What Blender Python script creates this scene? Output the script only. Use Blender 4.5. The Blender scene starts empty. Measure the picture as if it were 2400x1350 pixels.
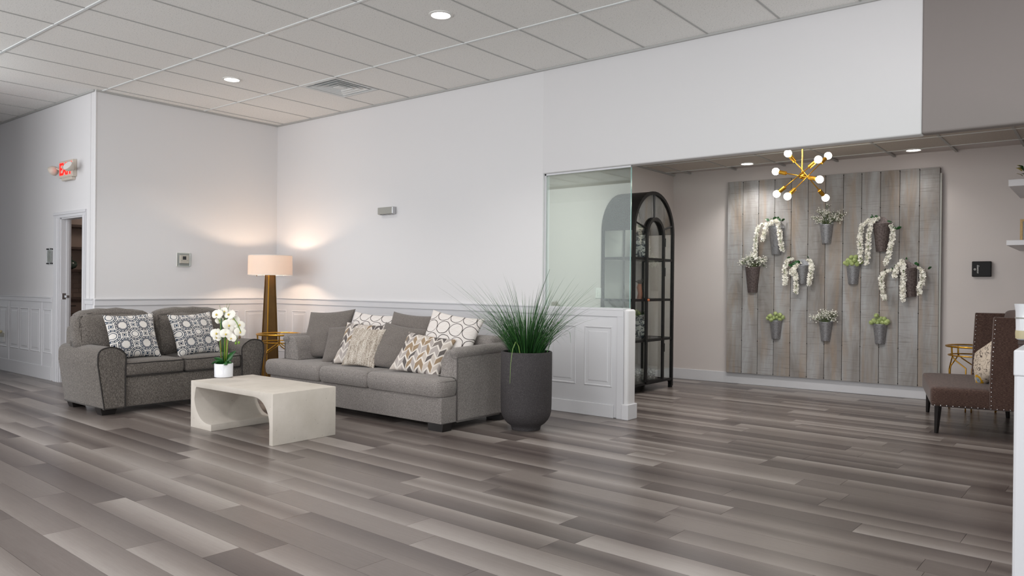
import bpy, bmesh, math, random
from mathutils import Vector, Matrix, Euler
R = math.radians
S = bpy.context.scene
COL = S.collection
random.seed(7)

# ------------------------------------------------------------------ camera, world, exposure
def basis(yaw, pit, rol):
    fw = Vector((math.cos(pit)*math.cos(yaw), math.cos(pit)*math.sin(yaw), math.sin(pit)))
    rt = Vector((math.sin(yaw), -math.cos(yaw), 0)); up = rt.cross(fw)
    return fw, math.cos(rol)*rt + math.sin(rol)*up, -math.sin(rol)*rt + math.cos(rol)*up
CAM = Vector((8.2054, -4.9854, 1.2213))
FW, RT, UP = basis(2.24439072, -0.00325469615, 0.00988739446)
cd = bpy.data.cameras.new('camera'); cd.sensor_width = 36; cd.lens = 36*1763.6/2400
cd.clip_start = .05; cd.clip_end = 100
cam = bpy.data.objects.new('camera', cd); COL.objects.link(cam)
cam.matrix_world = Matrix(((RT.x, UP.x, -FW.x, CAM.x), (RT.y, UP.y, -FW.y, CAM.y), (RT.z, UP.z, -FW.z, CAM.z), (0, 0, 0, 1)))
S.camera = cam
S.view_settings.view_transform = 'Standard'; S.view_settings.look = 'None'
S.view_settings.gamma = 1; S.view_settings.exposure = 0.70
S.view_settings.use_curve_mapping = False
S.cycles.use_denoising = True
S.cycles.max_bounces = 10; S.cycles.diffuse_bounces = 6; S.cycles.transparent_max_bounces = 24
S.cycles.sample_clamp_indirect = 6

W = bpy.data.worlds.new('daylight'); S.world = W; W.use_nodes = True
W.node_tree.nodes['Background'].inputs[0].default_value = (.93, .965, 1, 1)
W.node_tree.nodes['Background'].inputs[1].default_value = 0.45

def light(name, kind, loc, energy, color=(1, 1, 1), rot=(0, 0, 0), **kw):
    l = bpy.data.lights.new(name, kind); l.energy = energy; l.color = color
    for k, v in kw.items(): setattr(l, k, v)
    o = bpy.data.objects.new(name, l); o.location = loc; o.rotation_euler = rot; COL.objects.link(o)
    return o
# unseen lights added to stand in for daylight, behind and beside the camera
light('daylight_fill', 'AREA', (-1.2, -6.3, 1.75), 100, (.97, .985, 1), (R(90), 0, 0), shape='RECTANGLE', size=5.0, size_y=3.2)
light('daylight_fill', 'AREA', (6.0, -8.7, 1.2), 200, (.97, .985, 1), (R(140), 0, 0), shape='RECTANGLE', size=7.0, size_y=2.0)
light('daylight_fill', 'AREA', (11.6, -4.6, 1.6), 60, (.97, .985, 1), (R(90), 0, R(90)), shape='RECTANGLE', size=4.0, size_y=2.2)
light('daylight_fill', 'AREA', (11.0, -.9, 1.7), 30, (1, .985, .96), (R(90), 0, R(72)), shape='RECTANGLE', size=2.6, size_y=2.2)
light('up_light', 'SPOT', (-.9, -3.5, 1.5), 40, (.90, .98, 1), (R(180), 0, 0), spot_size=R(95), spot_blend=1., shadow_soft_size=.2)
# unseen lights added under the main ceiling to brighten floor and ceiling
for lx_, ly_ in ((.9, -4.2), (4.0, -4.2), (7.0, -4.2), (2.4, -6.6), (6.2, -6.6), (7.0, -1.5)):
    light('ceiling_fill_light', 'AREA', (lx_, ly_, 3.36), 18, (1, .985, .97), (0, 0, 0), shape='DISK', size=.5)
for lx_, ly_ in ((4.9, 2.0), (6.0, 1.9)):  # unseen lights added to raise the back room's ambient
    light('ceiling_fill_light', 'AREA', (lx_, ly_, 2.70), 15, (1, .985, .965), (0, 0, 0), shape='DISK', size=.3)

# ------------------------------------------------------------------ node materials
def lin(c):
    return tuple(((v/255)/12.92 if v/255 <= .04045 else ((v/255+.055)/1.055)**2.4) for v in c) + (1,)
class NM:
    def __init__(s, name, rough=.6, metal=0., spec=.5, color=(200, 200, 200)):
        s.m = bpy.data.materials.new(name); s.m.use_nodes = True
        s.t = s.m.node_tree; s.b = s.t.nodes['Principled BSDF']
        s.set('Roughness', rough); s.set('Metallic', metal); s.set('Specular IOR Level', spec)
        s.b.inputs['Base Color'].default_value = lin(color)
    def set(s, k, v): s.b.inputs[k].default_value = v
    def n(s, t, **kw):
        nd = s.t.nodes.new(t)
        for k, v in kw.items(): setattr(nd, k, v)
        return nd
    def l(s, a, b): s.t.links.new(a, b)
    def coord(s, kind='Object', scale=(1, 1, 1), loc=(0, 0, 0), rot=(0, 0, 0)):
        c = s.n('ShaderNodeTexCoord'); mp = s.n('ShaderNodeMapping')
        mp.inputs['Scale'].default_value = scale; mp.inputs['Location'].default_value = loc; mp.inputs['Rotation'].default_value = rot
        s.l(c.outputs[kind], mp.inputs['Vector']); return mp.outputs['Vector']
    def noise(s, vec, scale, detail=3, rough=.6, dist=0):
        x = s.n('ShaderNodeTexNoise'); x.inputs['Scale'].default_value = scale; x.inputs['Detail'].default_value = detail
        x.inputs['Roughness'].default_value = rough; x.inputs['Distortion'].default_value = dist
        s.l(vec, x.inputs['Vector']); return x.outputs['Fac']
    def vor(s, vec, scale, feature='F1'):
        x = s.n('ShaderNodeTexVoronoi', feature=feature); x.inputs['Scale'].default_value = scale
        s.l(vec, x.inputs['Vector']); return x
    def ramp(s, fac, stops, interp='LINEAR'):
        r = s.n('ShaderNodeValToRGB'); r.color_ramp.interpolation = interp
        e = r.color_ramp.elements
        while len(e) < len(stops): e.new(.5)
        for i, (p, c) in enumerate(stops):
            e[i].position = p; e[i].color = c if len(c) == 4 else lin(c)
        s.l(fac, r.inputs[0]); return r.outputs[0]
    def math(s, op, a, b=None, c=None, clamp=False):
        x = s.n('ShaderNodeMath', operation=op, use_clamp=clamp)
        for i, v in enumerate((a, b, c)):
            if v is None: continue
            if isinstance(v, (int, float)): x.inputs[i].default_value = v
            else: s.l(v, x.inputs[i])
        return x.outputs[0]
    def mix(s, f, a, b, blend='MIX'):
        x = s.n('ShaderNodeMix', data_type='RGBA', blend_type=blend)
        for i, v in ((0, f), (6, a), (7, b)):
            if isinstance(v, (int, float)): x.inputs[i].default_value = v
            elif isinstance(v, tuple): x.inputs[i].default_value = v if len(v) == 4 else lin(v)
            else: s.l(v, x.inputs[i])
        return x.outputs[2]
    def col(s, sock): s.l(sock, s.b.inputs['Base Color'])
    def bump(s, h, strength=.2, dist=.01):
        x = s.n('ShaderNodeBump'); x.inputs['Strength'].default_value = strength; x.inputs['Distance'].default_value = dist
        s.l(h, x.inputs['Height']); s.l(x.outputs[0], s.b.inputs['Normal'])
    def sep(s, v):
        x = s.n('ShaderNodeSeparateXYZ'); s.l(v, x.inputs[0]); return x.outputs
def plain(name, color, rough=.5, metal=0., spec=.5, var=0, vscale=6, bump=0, bscale=80):
    m = NM(name, rough, metal, spec, color)
    v = m.coord()
    if var:
        d = tuple(max(0, c-var) for c in color); h = tuple(min(255, c+var) for c in color)
        m.col(m.ramp(m.noise(v, vscale, 4), [(.3, d), (.7, h)]))
    if bump: m.bump(m.noise(v, bscale, 3), bump, .004)
    return m.m
def emit(name, color, strength):
    m = NM(name); m.set('Emission Color', lin(color)); m.set('Emission Strength', strength); m.b.inputs['Base Color'].default_value = lin(color)
    return m.m
def glass(name, tint, fac=.08, rough=.0):
    m = NM(name); t = m.t; t.nodes.remove(m.b)
    tr = m.n('ShaderNodeBsdfTransparent'); tr.inputs[0].default_value = tint
    gl = m.n('ShaderNodeBsdfGlossy'); gl.inputs['Roughness'].default_value = rough
    lw = m.n('ShaderNodeLayerWeight'); lw.inputs[0].default_value = .25
    f = m.math('MULTIPLY_ADD', lw.outputs['Fresnel'], .40, fac, clamp=True)
    mx = m.n('ShaderNodeMixShader'); m.l(f, mx.inputs[0]); m.l(tr.outputs[0], mx.inputs[1]); m.l(gl.outputs[0], mx.inputs[2])
    m.l(mx.outputs[0], t.nodes['Material Output'].inputs['Surface'])
    return m.m

M = {}
M['wall'] = plain('white_wall_paint', (212, 210, 211), .62, bump=.08, bscale=220)
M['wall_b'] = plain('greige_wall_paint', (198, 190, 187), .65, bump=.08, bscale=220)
M['wall_c'] = plain('shaded_header_tone', (132, 124, 121), .65, bump=.08, bscale=220)  # darker tone carries the shade on the header's right part
M['trim'] = plain('white_satin_trim', (203, 202, 205), .38)
M['metal_white'] = plain('white_grid_metal', (214, 216, 216), .4)
M['angle'] = plain('grey_wall_angle', (168, 167, 165), .5)
M['black_metal'] = plain('black_iron', (20, 19, 19), .45, .3, var=5, vscale=30)
M['dark'] = plain('dark_gap', (22, 20, 20), .8)
M['brass'] = plain('polished_brass', (198, 148, 54), .28, 1.)
M['brass_dark'] = plain('antique_brass', (100, 72, 32), .4, .5, var=8, vscale=5)
M['chrome'] = plain('chrome', (190, 190, 192), .2, 1.)
M['black_wood'] = plain('black_wood', (24, 21, 21), .4)
M['white_plastic'] = plain('white_plastic', (214, 212, 208), .4)
M['beige_plastic'] = plain('beige_plastic', (196, 186, 174), .45)
M['grey_plastic'] = plain('grey_plastic', (150, 149, 143), .4)
M['black_plastic'] = plain('black_plastic', (12, 11, 12), .5, spec=.25)
M['white_ceramic'] = plain('white_ceramic', (222, 222, 226), .16)
M['bulb'] = emit('lit_bulb', (255, 246, 228), 14)
M['downlight'] = emit('downlight_lens', (255, 250, 246), 7)
M['exit_red'] = emit('exit_red', (255, 20, 14), 1.5)
M['glass'] = glass('green_tinted_glass', (.86, .925, .895, 1), .03)
M['clear'] = glass('clear_glass', (.965, .98, .97, 1), .02)
M['acrylic'] = glass('clear_acrylic', (.965, .985, .98, 1), .04)
M['glass_edge'] = plain('green_glass_edge', (128, 166, 160), .15)
M['soil'] = plain('dark_soil', (38, 30, 24), .9, var=8, vscale=60)

def m_ceiling(name, c):
    m = NM(name, .9, 0, .15)
    v = m.coord()
    f = m.noise(v, 95, 3, .75); f2 = m.noise(v, 260, 2, .6)
    base = m.ramp(f2, [(.3, tuple(x-9 for x in c)), (.65, c)])
    pit = m.ramp(f, [(.32, (0, 0, 0)), (.42, (255, 255, 255))])
    m.col(m.mix(pit, tuple(int(x*.70) for x in c), base))
    m.bump(f, .35, .004)
    return m.m
M['tile'] = m_ceiling('mineral_fibre_tile', (238, 236, 233))
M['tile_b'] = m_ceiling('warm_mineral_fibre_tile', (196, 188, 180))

def m_plank(name, attr):
    m = NM(name, .30, 0, .45)
    if attr:
        a = m.n('ShaderNodeAttribute', attribute_name='tone'); tone = a.outputs['Color']
    else:
        a = m.n('ShaderNodeObjectInfo'); tone = a.outputs['Color']
    t = m.sep(tone)
    uvn = m.n('ShaderNodeUVMap', uv_map='plank'); uv = m.sep(uvn.outputs[0])
    # tone across the board: three control tones blended smoothly
    a1 = m.n('ShaderNodeMapRange', interpolation_type='SMOOTHSTEP'); a1.inputs[2].default_value = .55
    m.l(uv[1], a1.inputs[0])
    a2 = m.n('ShaderNodeMapRange', interpolation_type='SMOOTHSTEP'); a2.inputs[1].default_value = .45
    m.l(uv[1], a2.inputs[0])
    def lerp(p, q, f): return m.math('ADD', p, m.math('MULTIPLY', m.math('SUBTRACT', q, p), f))
    tt = lerp(lerp(t[0], t[1], a1.outputs[0]), t[2], a2.outputs[0])
    gv = m.coord('Object', (2.2, 46, 1)); g = m.noise(gv, 1.6, 5, .7)
    gv2 = m.coord('Object', (14, 330, 1)); g2 = m.noise(gv2, 1., 3, .6)
    tt = m.math('ADD', tt, m.math('MULTIPLY', m.math('SUBTRACT', g, .5), .34))
    tt = m.math('ADD', tt, m.math('MULTIPLY', m.math('SUBTRACT', g2, .5), .20))
    m.col(m.ramp(tt, [(0, (70, 61, 59)), (.35, (95, 86, 82)), (.65, (118, 109, 104)), (1, (147, 139, 134))]))
    m.bump(g2, .05, .002)
    return m.m
M['plank'] = m_plank('grey_vinyl_plank', False)
M['plank_far'] = m_plank('grey_vinyl_plank_far', True)

def m_fabric(name, c0, c1, c2, streak=(150, 150, 34), fine=260):
    m = NM(name, .92, 0, .2)
    v = m.coord('Object', streak); v2 = m.coord('Object')
    a = m.noise(v, 1., 2, .6); b = m.noise(v2, fine, 2, .7); d = m.noise(v2, 5, 3)
    f = m.math('ADD', m.math('MULTIPLY', a, .62), m.math('MULTIPLY', b, .38))
    cc = m.ramp(f, [(.34, c0), (.5, c1), (.66, c2)])
    m.col(m.mix(m.math('MULTIPLY', d, .22), cc, c0))
    m.set('Sheen Weight', .15); m.set('Sheen Roughness', .5)
    m.bump(f, .35, .003)
    return m.m
M['fab_lv'] = m_fabric('dark_tweed', (54, 49, 46), (95, 89, 84), (146, 138, 131), (260, 260, 66), 430)
M['fab_so'] = m_fabric('grey_tweed', (80, 74, 72), (126, 120, 116), (174, 167, 163), (310, 310, 130), 460)
M['fab_pil'] = m_fabric('grey_pillow_tweed', (64, 59, 56), (106, 99, 95), (148, 141, 135), (340, 340, 340), 460)
M['fab_brown'] = m_fabric('brown_linen', (44, 31, 27), (78, 59, 52), (108, 86, 77), (60, 60, 380))
M['pipe_dark'] = plain('dark_piping', (42, 38, 36), .8)
M['pipe_so'] = plain('grey_piping', (84, 79, 77), .85)

def m_geo():   # blue circle and octagon lattice
    m = NM('blue_lattice_print', .85, 0, .2)
    p = m.sep(m.coord('Object', (1, 1, 1)))
    k = 10.4
    u = m.math('MULTIPLY', p[0], k); v = m.math('MULTIPLY', p[1], k)
    a = m.math('MULTIPLY', m.math('ADD', u, v), .5); b = m.math('MULTIPLY', m.math('SUBTRACT', u, v), .5)
    fa = m.math('SUBTRACT', a, m.math('ROUND', a)); fb = m.math('SUBTRACT', b, m.math('ROUND', b))
    par = m.math('ABSOLUTE', m.math('MODULO', m.math('ADD', m.math('ROUND', a), m.math('ROUND', b)), 2))
    r = m.math('SQRT', m.math('ADD', m.math('MULTIPLY', fa, fa), m.math('MULTIPLY', fb, fb)))
    octa = m.math('MAXIMUM', m.math('MAXIMUM', m.math('ABSOLUTE', fa), m.math('ABSOLUTE', fb)),
                  m.math('MULTIPLY', m.math('ADD', m.math('ABSOLUTE', fa), m.math('ABSOLUTE', fb)), .707))
    d = m.math('ADD', m.math('MULTIPLY', r, m.math('SUBTRACT', 1, par)), m.math('MULTIPLY', octa, par))
    def band(x, lo, hi): return m.math('MULTIPLY', m.math('GREATER_THAN', x, lo), m.math('LESS_THAN', x, hi))
    lo = m.math('ADD', m.math('MULTIPLY', par, .065), .20)
    ln = m.math('ADD', m.math('MULTIPLY', m.math('GREATER_THAN', d, lo), m.math('LESS_THAN', d, m.math('ADD', lo, .042))), m.math('ADD', band(d, .325, .375), band(d, .43, .475)))
    # dashes between the two outer rings
    ang = m.math('ARCTAN2', fb, fa)
    dash = m.math('MULTIPLY', m.math('GREATER_THAN', m.math('SINE', m.math('MULTIPLY', ang, 12)), .75), band(d, .37, .44))
    qa = m.math('SUBTRACT', .5, m.math('ABSOLUTE', fa)); qb = m.math('SUBTRACT', .5, m.math('ABSOLUTE', fb))
    q = m.math('ADD', qa, qb)
    sq = m.math('ADD', m.math('LESS_THAN', q, .085), band(q, .14, .19))
    mask = m.math('MINIMUM', m.math('ADD', m.math('ADD', ln, dash), sq), 1)
    m.col(m.mix(mask, (206, 201, 196), m.ramp(m.noise(m.coord('Object'), 14), [(.35, (8, 20, 42)), (.65, (26, 54, 78))])))
    m.bump(m.noise(m.coord('Object'), 500), .2, .002)
    return m.m
M['pat_geo'] = m_geo()
def m_rings():
    m = NM('ring_print', .85, 0, .2)
    p = m.sep(m.coord('Object'))
    def rings(k, ox, oy, lo, hi, row):
        u = m.math('ADD', m.math('MULTIPLY', p[0], k), ox); v = m.math('ADD', m.math('MULTIPLY', p[1], k*1.05), oy)
        rv = m.math('ROUND', v)
        u = m.math('ADD', u, m.math('MULTIPLY', rv, row))
        fu = m.math('SUBTRACT', u, m.math('ROUND', u)); fv = m.math('SUBTRACT', v, rv)
        r = m.math('SQRT', m.math('ADD', m.math('MULTIPLY', fu, fu), m.math('MULTIPLY', fv, fv)))
        return m.math('MULTIPLY', m.math('GREATER_THAN', r, lo), m.math('LESS_THAN', r, hi))
    d = rings(7.2, .1, .3, .455, .50, .36)
    e = rings(7.2, .42, -.12, .46, .478, .3)
    c = m.mix(m.math('MULTIPLY', e, .45), (208, 202, 198), (186, 160, 152))
    m.col(m.mix(d, c, (66, 60, 58)))
    m.bump(m.noise(m.coord('Object'), 500), .2, .002)
    return m.m
M['pat_rings'] = m_rings()
def m_chevron():
    m = NM('leaf_chevron_print', .85, 0, .2)
    p = m.sep(m.coord('Object'))
    k = 11.5
    u = m.math('MULTIPLY', p[0], k); cu = m.math('FLOOR', u); fu = m.math('SUBTRACT', u, cu)
    tri = m.math('ABSOLUTE', m.math('SUBTRACT', fu, .5))
    v = m.math('ADD', m.math('MULTIPLY', p[1], 12.5), m.math('MULTIPLY', tri, 1.4))
    cv = m.math('FLOOR', v); fv = m.math('SUBTRACT', v, cv)
    side = m.math('GREATER_THAN', fu, .5)
    cx = m.n('ShaderNodeCombineXYZ'); m.l(cu, cx.inputs[0]); m.l(cv, cx.inputs[1]); m.l(m.math('MULTIPLY', side, .31), cx.inputs[2])
    wn = m.n('ShaderNodeTexWhiteNoise', noise_dimensions='3D'); m.l(cx.outputs[0], wn.inputs[0])
    cc = m.ramp(wn.outputs[0], [(0, (92, 86, 84)), (.22, (142, 122, 100)), (.42, (160, 152, 148)), (.62, (116, 108, 104)), (.8, (178, 168, 160))], 'CONSTANT')
    white = m.math('MAXIMUM', m.math('LESS_THAN', fv, .27), m.math('GREATER_THAN', m.math('ABSOLUTE', m.math('SUBTRACT', fu, .5)), .47))
    m.col(m.mix(white, cc, (204, 197, 190)))
    m.bump(m.noise(m.coord('Object'), 500), .25, .002)
    return m.m
M['pat_chev'] = m_chevron()
def m_knit():
    m = NM('oatmeal_knit', .95, 0, .2)
    v = m.coord('Object', (120, 260, 60)); f = m.noise(v, 1., 2, .7); w = m.noise(m.coord('Object', (70, 8, 8)), 1., 2)
    f = m.math('ADD', m.math('MULTIPLY', f, .7), m.math('MULTIPLY', w, .3))
    m.col(m.ramp(f, [(.36, (90, 84, 78)), (.46, (158, 144, 130)), (.56, (196, 188, 178)), (.66, (216, 212, 205))]))
    m.bump(f, .7, .006); return m.m
M['pat_knit'] = m_knit()
def m_floral():
    m = NM('floral_print', .85, 0, .2)
    v = m.coord('Object')
    n = m.noise(v, 19, 2, .5, 1.2)
    cur = m.math('LESS_THAN', m.math('ABSOLUTE', m.math('SUBTRACT', n, .5)), .017)
    vo = m.vor(v, 7.5); d = vo.outputs['Distance']
    c = m.mix(cur, (190, 176, 160), (58, 46, 46))
    sp = m.sep(vo.outputs['Color'])
    on = m.math('GREATER_THAN', sp[0], .34)
    c = m.mix(m.math('MULTIPLY', on, m.math('LESS_THAN', d, .36)), c, (186, 140, 34))
    c = m.mix(m.math('MULTIPLY', on, m.math('LESS_THAN', d, .20)), c, (140, 150, 158))
    c = m.mix(m.math('MULTIPLY', on, m.math('LESS_THAN', d, .06)), c, (60, 52, 60))
    m.col(c); return m.m
M['pat_floral'] = m_floral()
def m_stone():
    m = NM('cast_stone', .75, 0, .3)
    v = m.coord()
    a = m.noise(v, 4, 5, .6); b = m.noise(v, 46, 4, .75)
    c = m.ramp(a, [(.3, (184, 176, 166)), (.7, (198, 190, 181))])
    pit = m.ramp(b, [(.285, (110, 104, 94)), (.33, (255, 255, 255))])
    m.col(m.mix(1., c, pit, 'MULTIPLY'))
    m.bump(b, .15, .004); return m.m
M['stone'] = m_stone()
def m_planter():
    m = NM('charcoal_cast_planter', .8, 0, .3)
    v = m.coord(); b = m.noise(v, 150, 3, .7); a = m.noise(v, 3.5, 4)
    c = m.ramp(b, [(.35, (48, 45, 46)), (.6, (68, 64, 65)), (.74, (92, 88, 88))])
    m.col(m.mix(m.math('MULTIPLY', a, .3), c, (52, 49, 50))); m.bump(b, .3, .003); return m.m
M['planter'] = m_planter()
def m_grass():
    m = NM('grass_green', .45, 0, .4)
    g = m.n('ShaderNodeAttribute', attribute_name='tone'); s = m.sep(g.outputs['Color'])
    m.col(m.ramp(s[0], [(0, (18, 44, 22)), (.45, (38, 84, 36)), (.8, (70, 118, 56)), (1, (128, 150, 84))])); return m.m
M['grass'] = m_grass()
def m_leaf(name, a, b):
    m = NM(name, .4, 0, .5); m.col(m.ramp(m.noise(m.coord('Object'), 22), [(.3, a), (.7, b)])); return m.m
M['leaf'] = m_leaf('leaf_green', (18, 58, 26), (40, 96, 40))
M['leaf_lt'] = m_leaf('stem_green', (88, 128, 44), (128, 158, 62))
M['cane'] = m_leaf('bamboo_cane', (150, 120, 70), (188, 154, 92))
M['bud'] = m_leaf('bud_brown', (74, 58, 34), (120, 92, 50))
M['moss'] = m_leaf('pompom_green', (132, 150, 92), (192, 204, 138))
M['yellow_leaf'] = m_leaf('yellow_leaf', (112, 106, 24), (168, 150, 40))
M['petal'] = plain('white_petal', (232, 228, 218), .55)
M['petal_y'] = plain('yellow_throat', (214, 190, 84), .55)
M['cream_petal'] = plain('cream_petal', (248, 245, 236), .6)
M['twig'] = m_leaf('twig_green', (62, 76, 42), (104, 120, 72))
def m_galv():
    m = NM('galvanised_steel', .36, .55, .5)
    v = m.coord('Object', (1, 1, 3)); f = m.noise(v, 70, 3, .7)
    m.col(m.ramp(f, [(.3, (112, 111, 113)), (.7, (182, 182, 186))])); m.bump(f, .5, .004); return m.m
M['galv'] = m_galv()
def m_rust():
    m = NM('weathered_steel', .5, .5, .5)
    v = m.coord(); f = m.noise(v, 60, 4, .7)
    m.col(m.ramp(f, [(.3, (78, 66, 64)), (.7, (136, 124, 122))])); m.bump(f, .5, .004); return m.m
M['rust'] = m_rust()
def m_board():
    m = NM('weathered_grey_board', .8, 0, .25)
    info = m.n('ShaderNodeObjectInfo')
    off = m.n('ShaderNodeCombineXYZ'); m.l(m.math('MULTIPLY', info.outputs['Random'], 37), off.inputs[0]); m.l(m.math('MULTIPLY', info.outputs['Random'], 91), off.inputs[2])
    c = m.n('ShaderNodeTexCoord'); ad = m.n('ShaderNodeVectorMath', operation='ADD'); m.l(c.outputs['Object'], ad.inputs[0]); m.l(off.outputs[0], ad.inputs[1])
    def mp(sc):
        q = m.n('ShaderNodeMapping'); q.inputs['Scale'].default_value = sc; m.l(ad.outputs[0], q.inputs['Vector']); return q.outputs[0]
    big = m.noise(mp((5, 5, 1.1)), 1., 4, .6, .6); saw = m.noise(mp((3, 3, 90)), 1., 3, .7); tan = m.noise(mp((9, 9, .9)), 1., 3, .6, .5)
    base = m.ramp(big, [(.3, (128, 122, 118)), (.5, (152, 149, 147)), (.7, (170, 170, 172))])
    base = m.mix(m.ramp(tan, [(.50, (0, 0, 0)), (.66, (170, 170, 170))]), base, (160, 136, 112))
    base = m.mix(m.ramp(saw, [(.30, (190, 190, 190)), (.43, (0, 0, 0))]), base, (100, 93, 88))
    m.col(base); m.bump(saw, .4, .004); return m.m
M['board'] = m_board()
def m_blueware():
    m = NM('blue_and_white_ware', .2, 0, .5)
    v = m.coord(); n = m.noise(v, 26, 4, .7, .8)
    m.col(m.ramp(n, [(.47, (212, 212, 208)), (.52, (52, 60, 72))])); return m.m
M['blueware'] = m_blueware()
def m_dots():
    m = NM('dotted_canister', .3, 0, .5)
    vo = m.vor(m.coord(), 38); m.col(m.ramp(vo.outputs['Distance'], [(.18, (96, 94, 92)), (.26, (214, 212, 208)), (.42, (214, 212, 208)), (.5, (130, 128, 126))])); return m.m
M['dots'] = m_dots()
def m_shade():
    m = NM('linen_lamp_shade', .8, 0, .2, (240, 234, 228))
    t = m.n('ShaderNodeBsdfTranslucent'); t.inputs[0].default_value = lin((232, 220, 210))
    mx = m.n('ShaderNodeMixShader'); mx.inputs[0].default_value = .5
    m.l(m.b.outputs[0], mx.inputs[1]); m.l(t.outputs[0], mx.inputs[2]); m.l(mx.outputs[0], m.t.nodes['Material Output'].inputs['Surface'])
    return m.m
M['shade'] = m_shade()
M['kitchen'] = plain('brown_cabinet_paint', (112, 98, 90), .5)
M['kitchen_tile'] = plain('taupe_wall_tile', (138, 122, 112), .3, var=6, vscale=3)
M['walnut'] = plain('dark_walnut', (58, 42, 34), .45, var=8, vscale=8)
M['green_glass'] = plain('smoky_green_glass', (58, 72, 64), .12)
M['amber'] = plain('terracotta_wood', (158, 84, 48), .5, var=16, vscale=20)
M['stain'] = plain('brown_stand_wood', (62, 46, 40), .5, var=6, vscale=9)
M['wax'] = plain('cream_wax', (198, 186, 150), .4)

# ------------------------------------------------------------------ geometry helpers
def NB(): return bmesh.new()
def done(name, bm, mat, parent=None, smooth=None, loc=None, rot=None):
    me = bpy.data.meshes.new(name); bm.normal_update(); bm.to_mesh(me); bm.free()
    return link(name, me, mat, parent, smooth, loc, rot)
def link(name, me, mat, parent=None, smooth=None, loc=None, rot=None):
    if mat is not None and not me.materials:
        for mm in (mat if isinstance(mat, (list, tuple)) else (mat,)): me.materials.append(mm)
    if smooth is not None:
        for p in me.polygons: p.use_smooth = True
        if smooth < 180:
            try: me.set_sharp_from_angle(angle=R(smooth))
            except Exception: pass
    o = bpy.data.objects.new(name, me); COL.objects.link(o)
    if parent is not None: o.parent = parent
    if loc is not None: o.location = loc
    if rot is not None: o.rotation_euler = rot
    return o
def box(bm, x0, x1, y0, y1, z0, z1, bev=0, seg=2, mi=0):
    r = bmesh.ops.create_cube(bm, size=1)
    vs = r['verts']
    for v in vs: v.co = Vector((x0+(v.co.x+.5)*(x1-x0), y0+(v.co.y+.5)*(y1-y0), z0+(v.co.z+.5)*(z1-z0)))
    fs = set(f for v in vs for f in v.link_faces)
    for f in fs: f.material_index = mi
    if bev:
        es = list(set(e for v in vs for e in v.link_edges))
        bmesh.ops.bevel(bm, geom=es, offset=bev, segments=seg, profile=.5, affect='EDGES')
    return bm
def bx(*a, **k): return box(NB(), *a, **k)
def tube(bm, pts, r, n=8, caps=True):
    pts = [Vector(p) for p in pts]; rings = []; m = len(pts)
    rr = r if isinstance(r, (list, tuple)) else [r]*m
    t0 = (pts[1]-pts[0]).normalized(); ref = Vector((0, 0, 1)) if abs(t0.z) < .9 else Vector((1, 0, 0))
    x = t0.cross(ref).normalized()
    for i, p in enumerate(pts):
        t = (pts[min(i+1, m-1)]-pts[max(i-1, 0)]).normalized()
        x = (x - t*x.dot(t)).normalized(); y = t.cross(x)
        rings.append([bm.verts.new(p+rr[i]*(math.cos(2*math.pi*j/n)*x+math.sin(2*math.pi*j/n)*y)) for j in range(n)])
    for a, b in zip(rings, rings[1:]):
        for j in range(n): bm.faces.new((a[j], a[(j+1) % n], b[(j+1) % n], b[j]))
    if caps: bm.faces.new(rings[0][::-1]); bm.faces.new(rings[-1])
    return bm
def ring(bm, c, rad, r, n=40, k=8, axis='z'):
    c = Vector(c); R_ = []
    for i in range(n):
        a = 2*math.pi*i/n; d = Vector((math.cos(a), math.sin(a), 0)); row = []
        for j in range(k):
            b = 2*math.pi*j/k; row.append(bm.verts.new(c+d*(rad+r*math.cos(b))+Vector((0, 0, r*math.sin(b)))))
        R_.append(row)
    for i in range(n):
        for j in range(k): bm.faces.new((R_[i][j], R_[(i+1) % n][j], R_[(i+1) % n][(j+1) % k], R_[i][(j+1) % k]))
    return bm
def lathe(bm, prof, n=32, c=(0, 0, 0), sx=1, a0=0, a1=2*math.pi, cap=True):
    c = Vector(c); full = abs(a1-a0-2*math.pi) < 1e-6; m = n if full else n+1
    rows = [[bm.verts.new(c+Vector((r*math.cos(a0+(a1-a0)*j/n)*sx, r*math.sin(a0+(a1-a0)*j/n), z))) for j in range(m)] for r, z in prof]
    for a, b in zip(rows, rows[1:]):
        for j in range(n):
            k = (j+1) % m
            bm.faces.new((a[j], a[k], b[k], b[j]))
    if cap and full:
        if prof[0][0] > 1e-6: bm.faces.new(rows[0][::-1])
        if prof[-1][0] > 1e-6: bm.faces.new(rows[-1])
    return bm
def prism(bm, poly, h0, h1, axis='y', bev=0, seg=2):
    """poly in the two remaining axes; extruded along AXIS from h0 to h1"""
    def P(a, b, h): return {'y': (a, h, b), 'x': (h, a, b), 'z': (a, b, h)}[axis]
    lo = [bm.verts.new(P(a, b, h0)) for a, b in poly]; hi = [bm.verts.new(P(a, b, h1)) for a, b in poly]
    n = len(poly); f = [bm.faces.new(lo), bm.faces.new(hi[::-1])]
    for i in range(n): f.append(bm.faces.new((lo[i], hi[i], hi[(i+1) % n], lo[(i+1) % n])))
    bmesh.ops.recalc_face_normals(bm, faces=f)
    if bev:
        es = list(set(e for q in f for e in q.edges))
        bmesh.ops.bevel(bm, geom=es, offset=bev, segments=seg, profile=.5, affect='EDGES')
    return bm
def sphere(bm, c, r, u=14, v=8, s=(1, 1, 1)):
    q = bmesh.ops.create_uvsphere(bm, u_segments=u, v_segments=v, radius=r)
    for w in q['verts']: w.co = Vector(c)+Vector((w.co.x*s[0], w.co.y*s[1], w.co.z*s[2]))
    return bm
def hsh(*a):
    return math.sin(sum(x*k for x, k in zip(a, (12.9898, 78.233, 37.719, 51.3)))*1.0)
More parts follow.
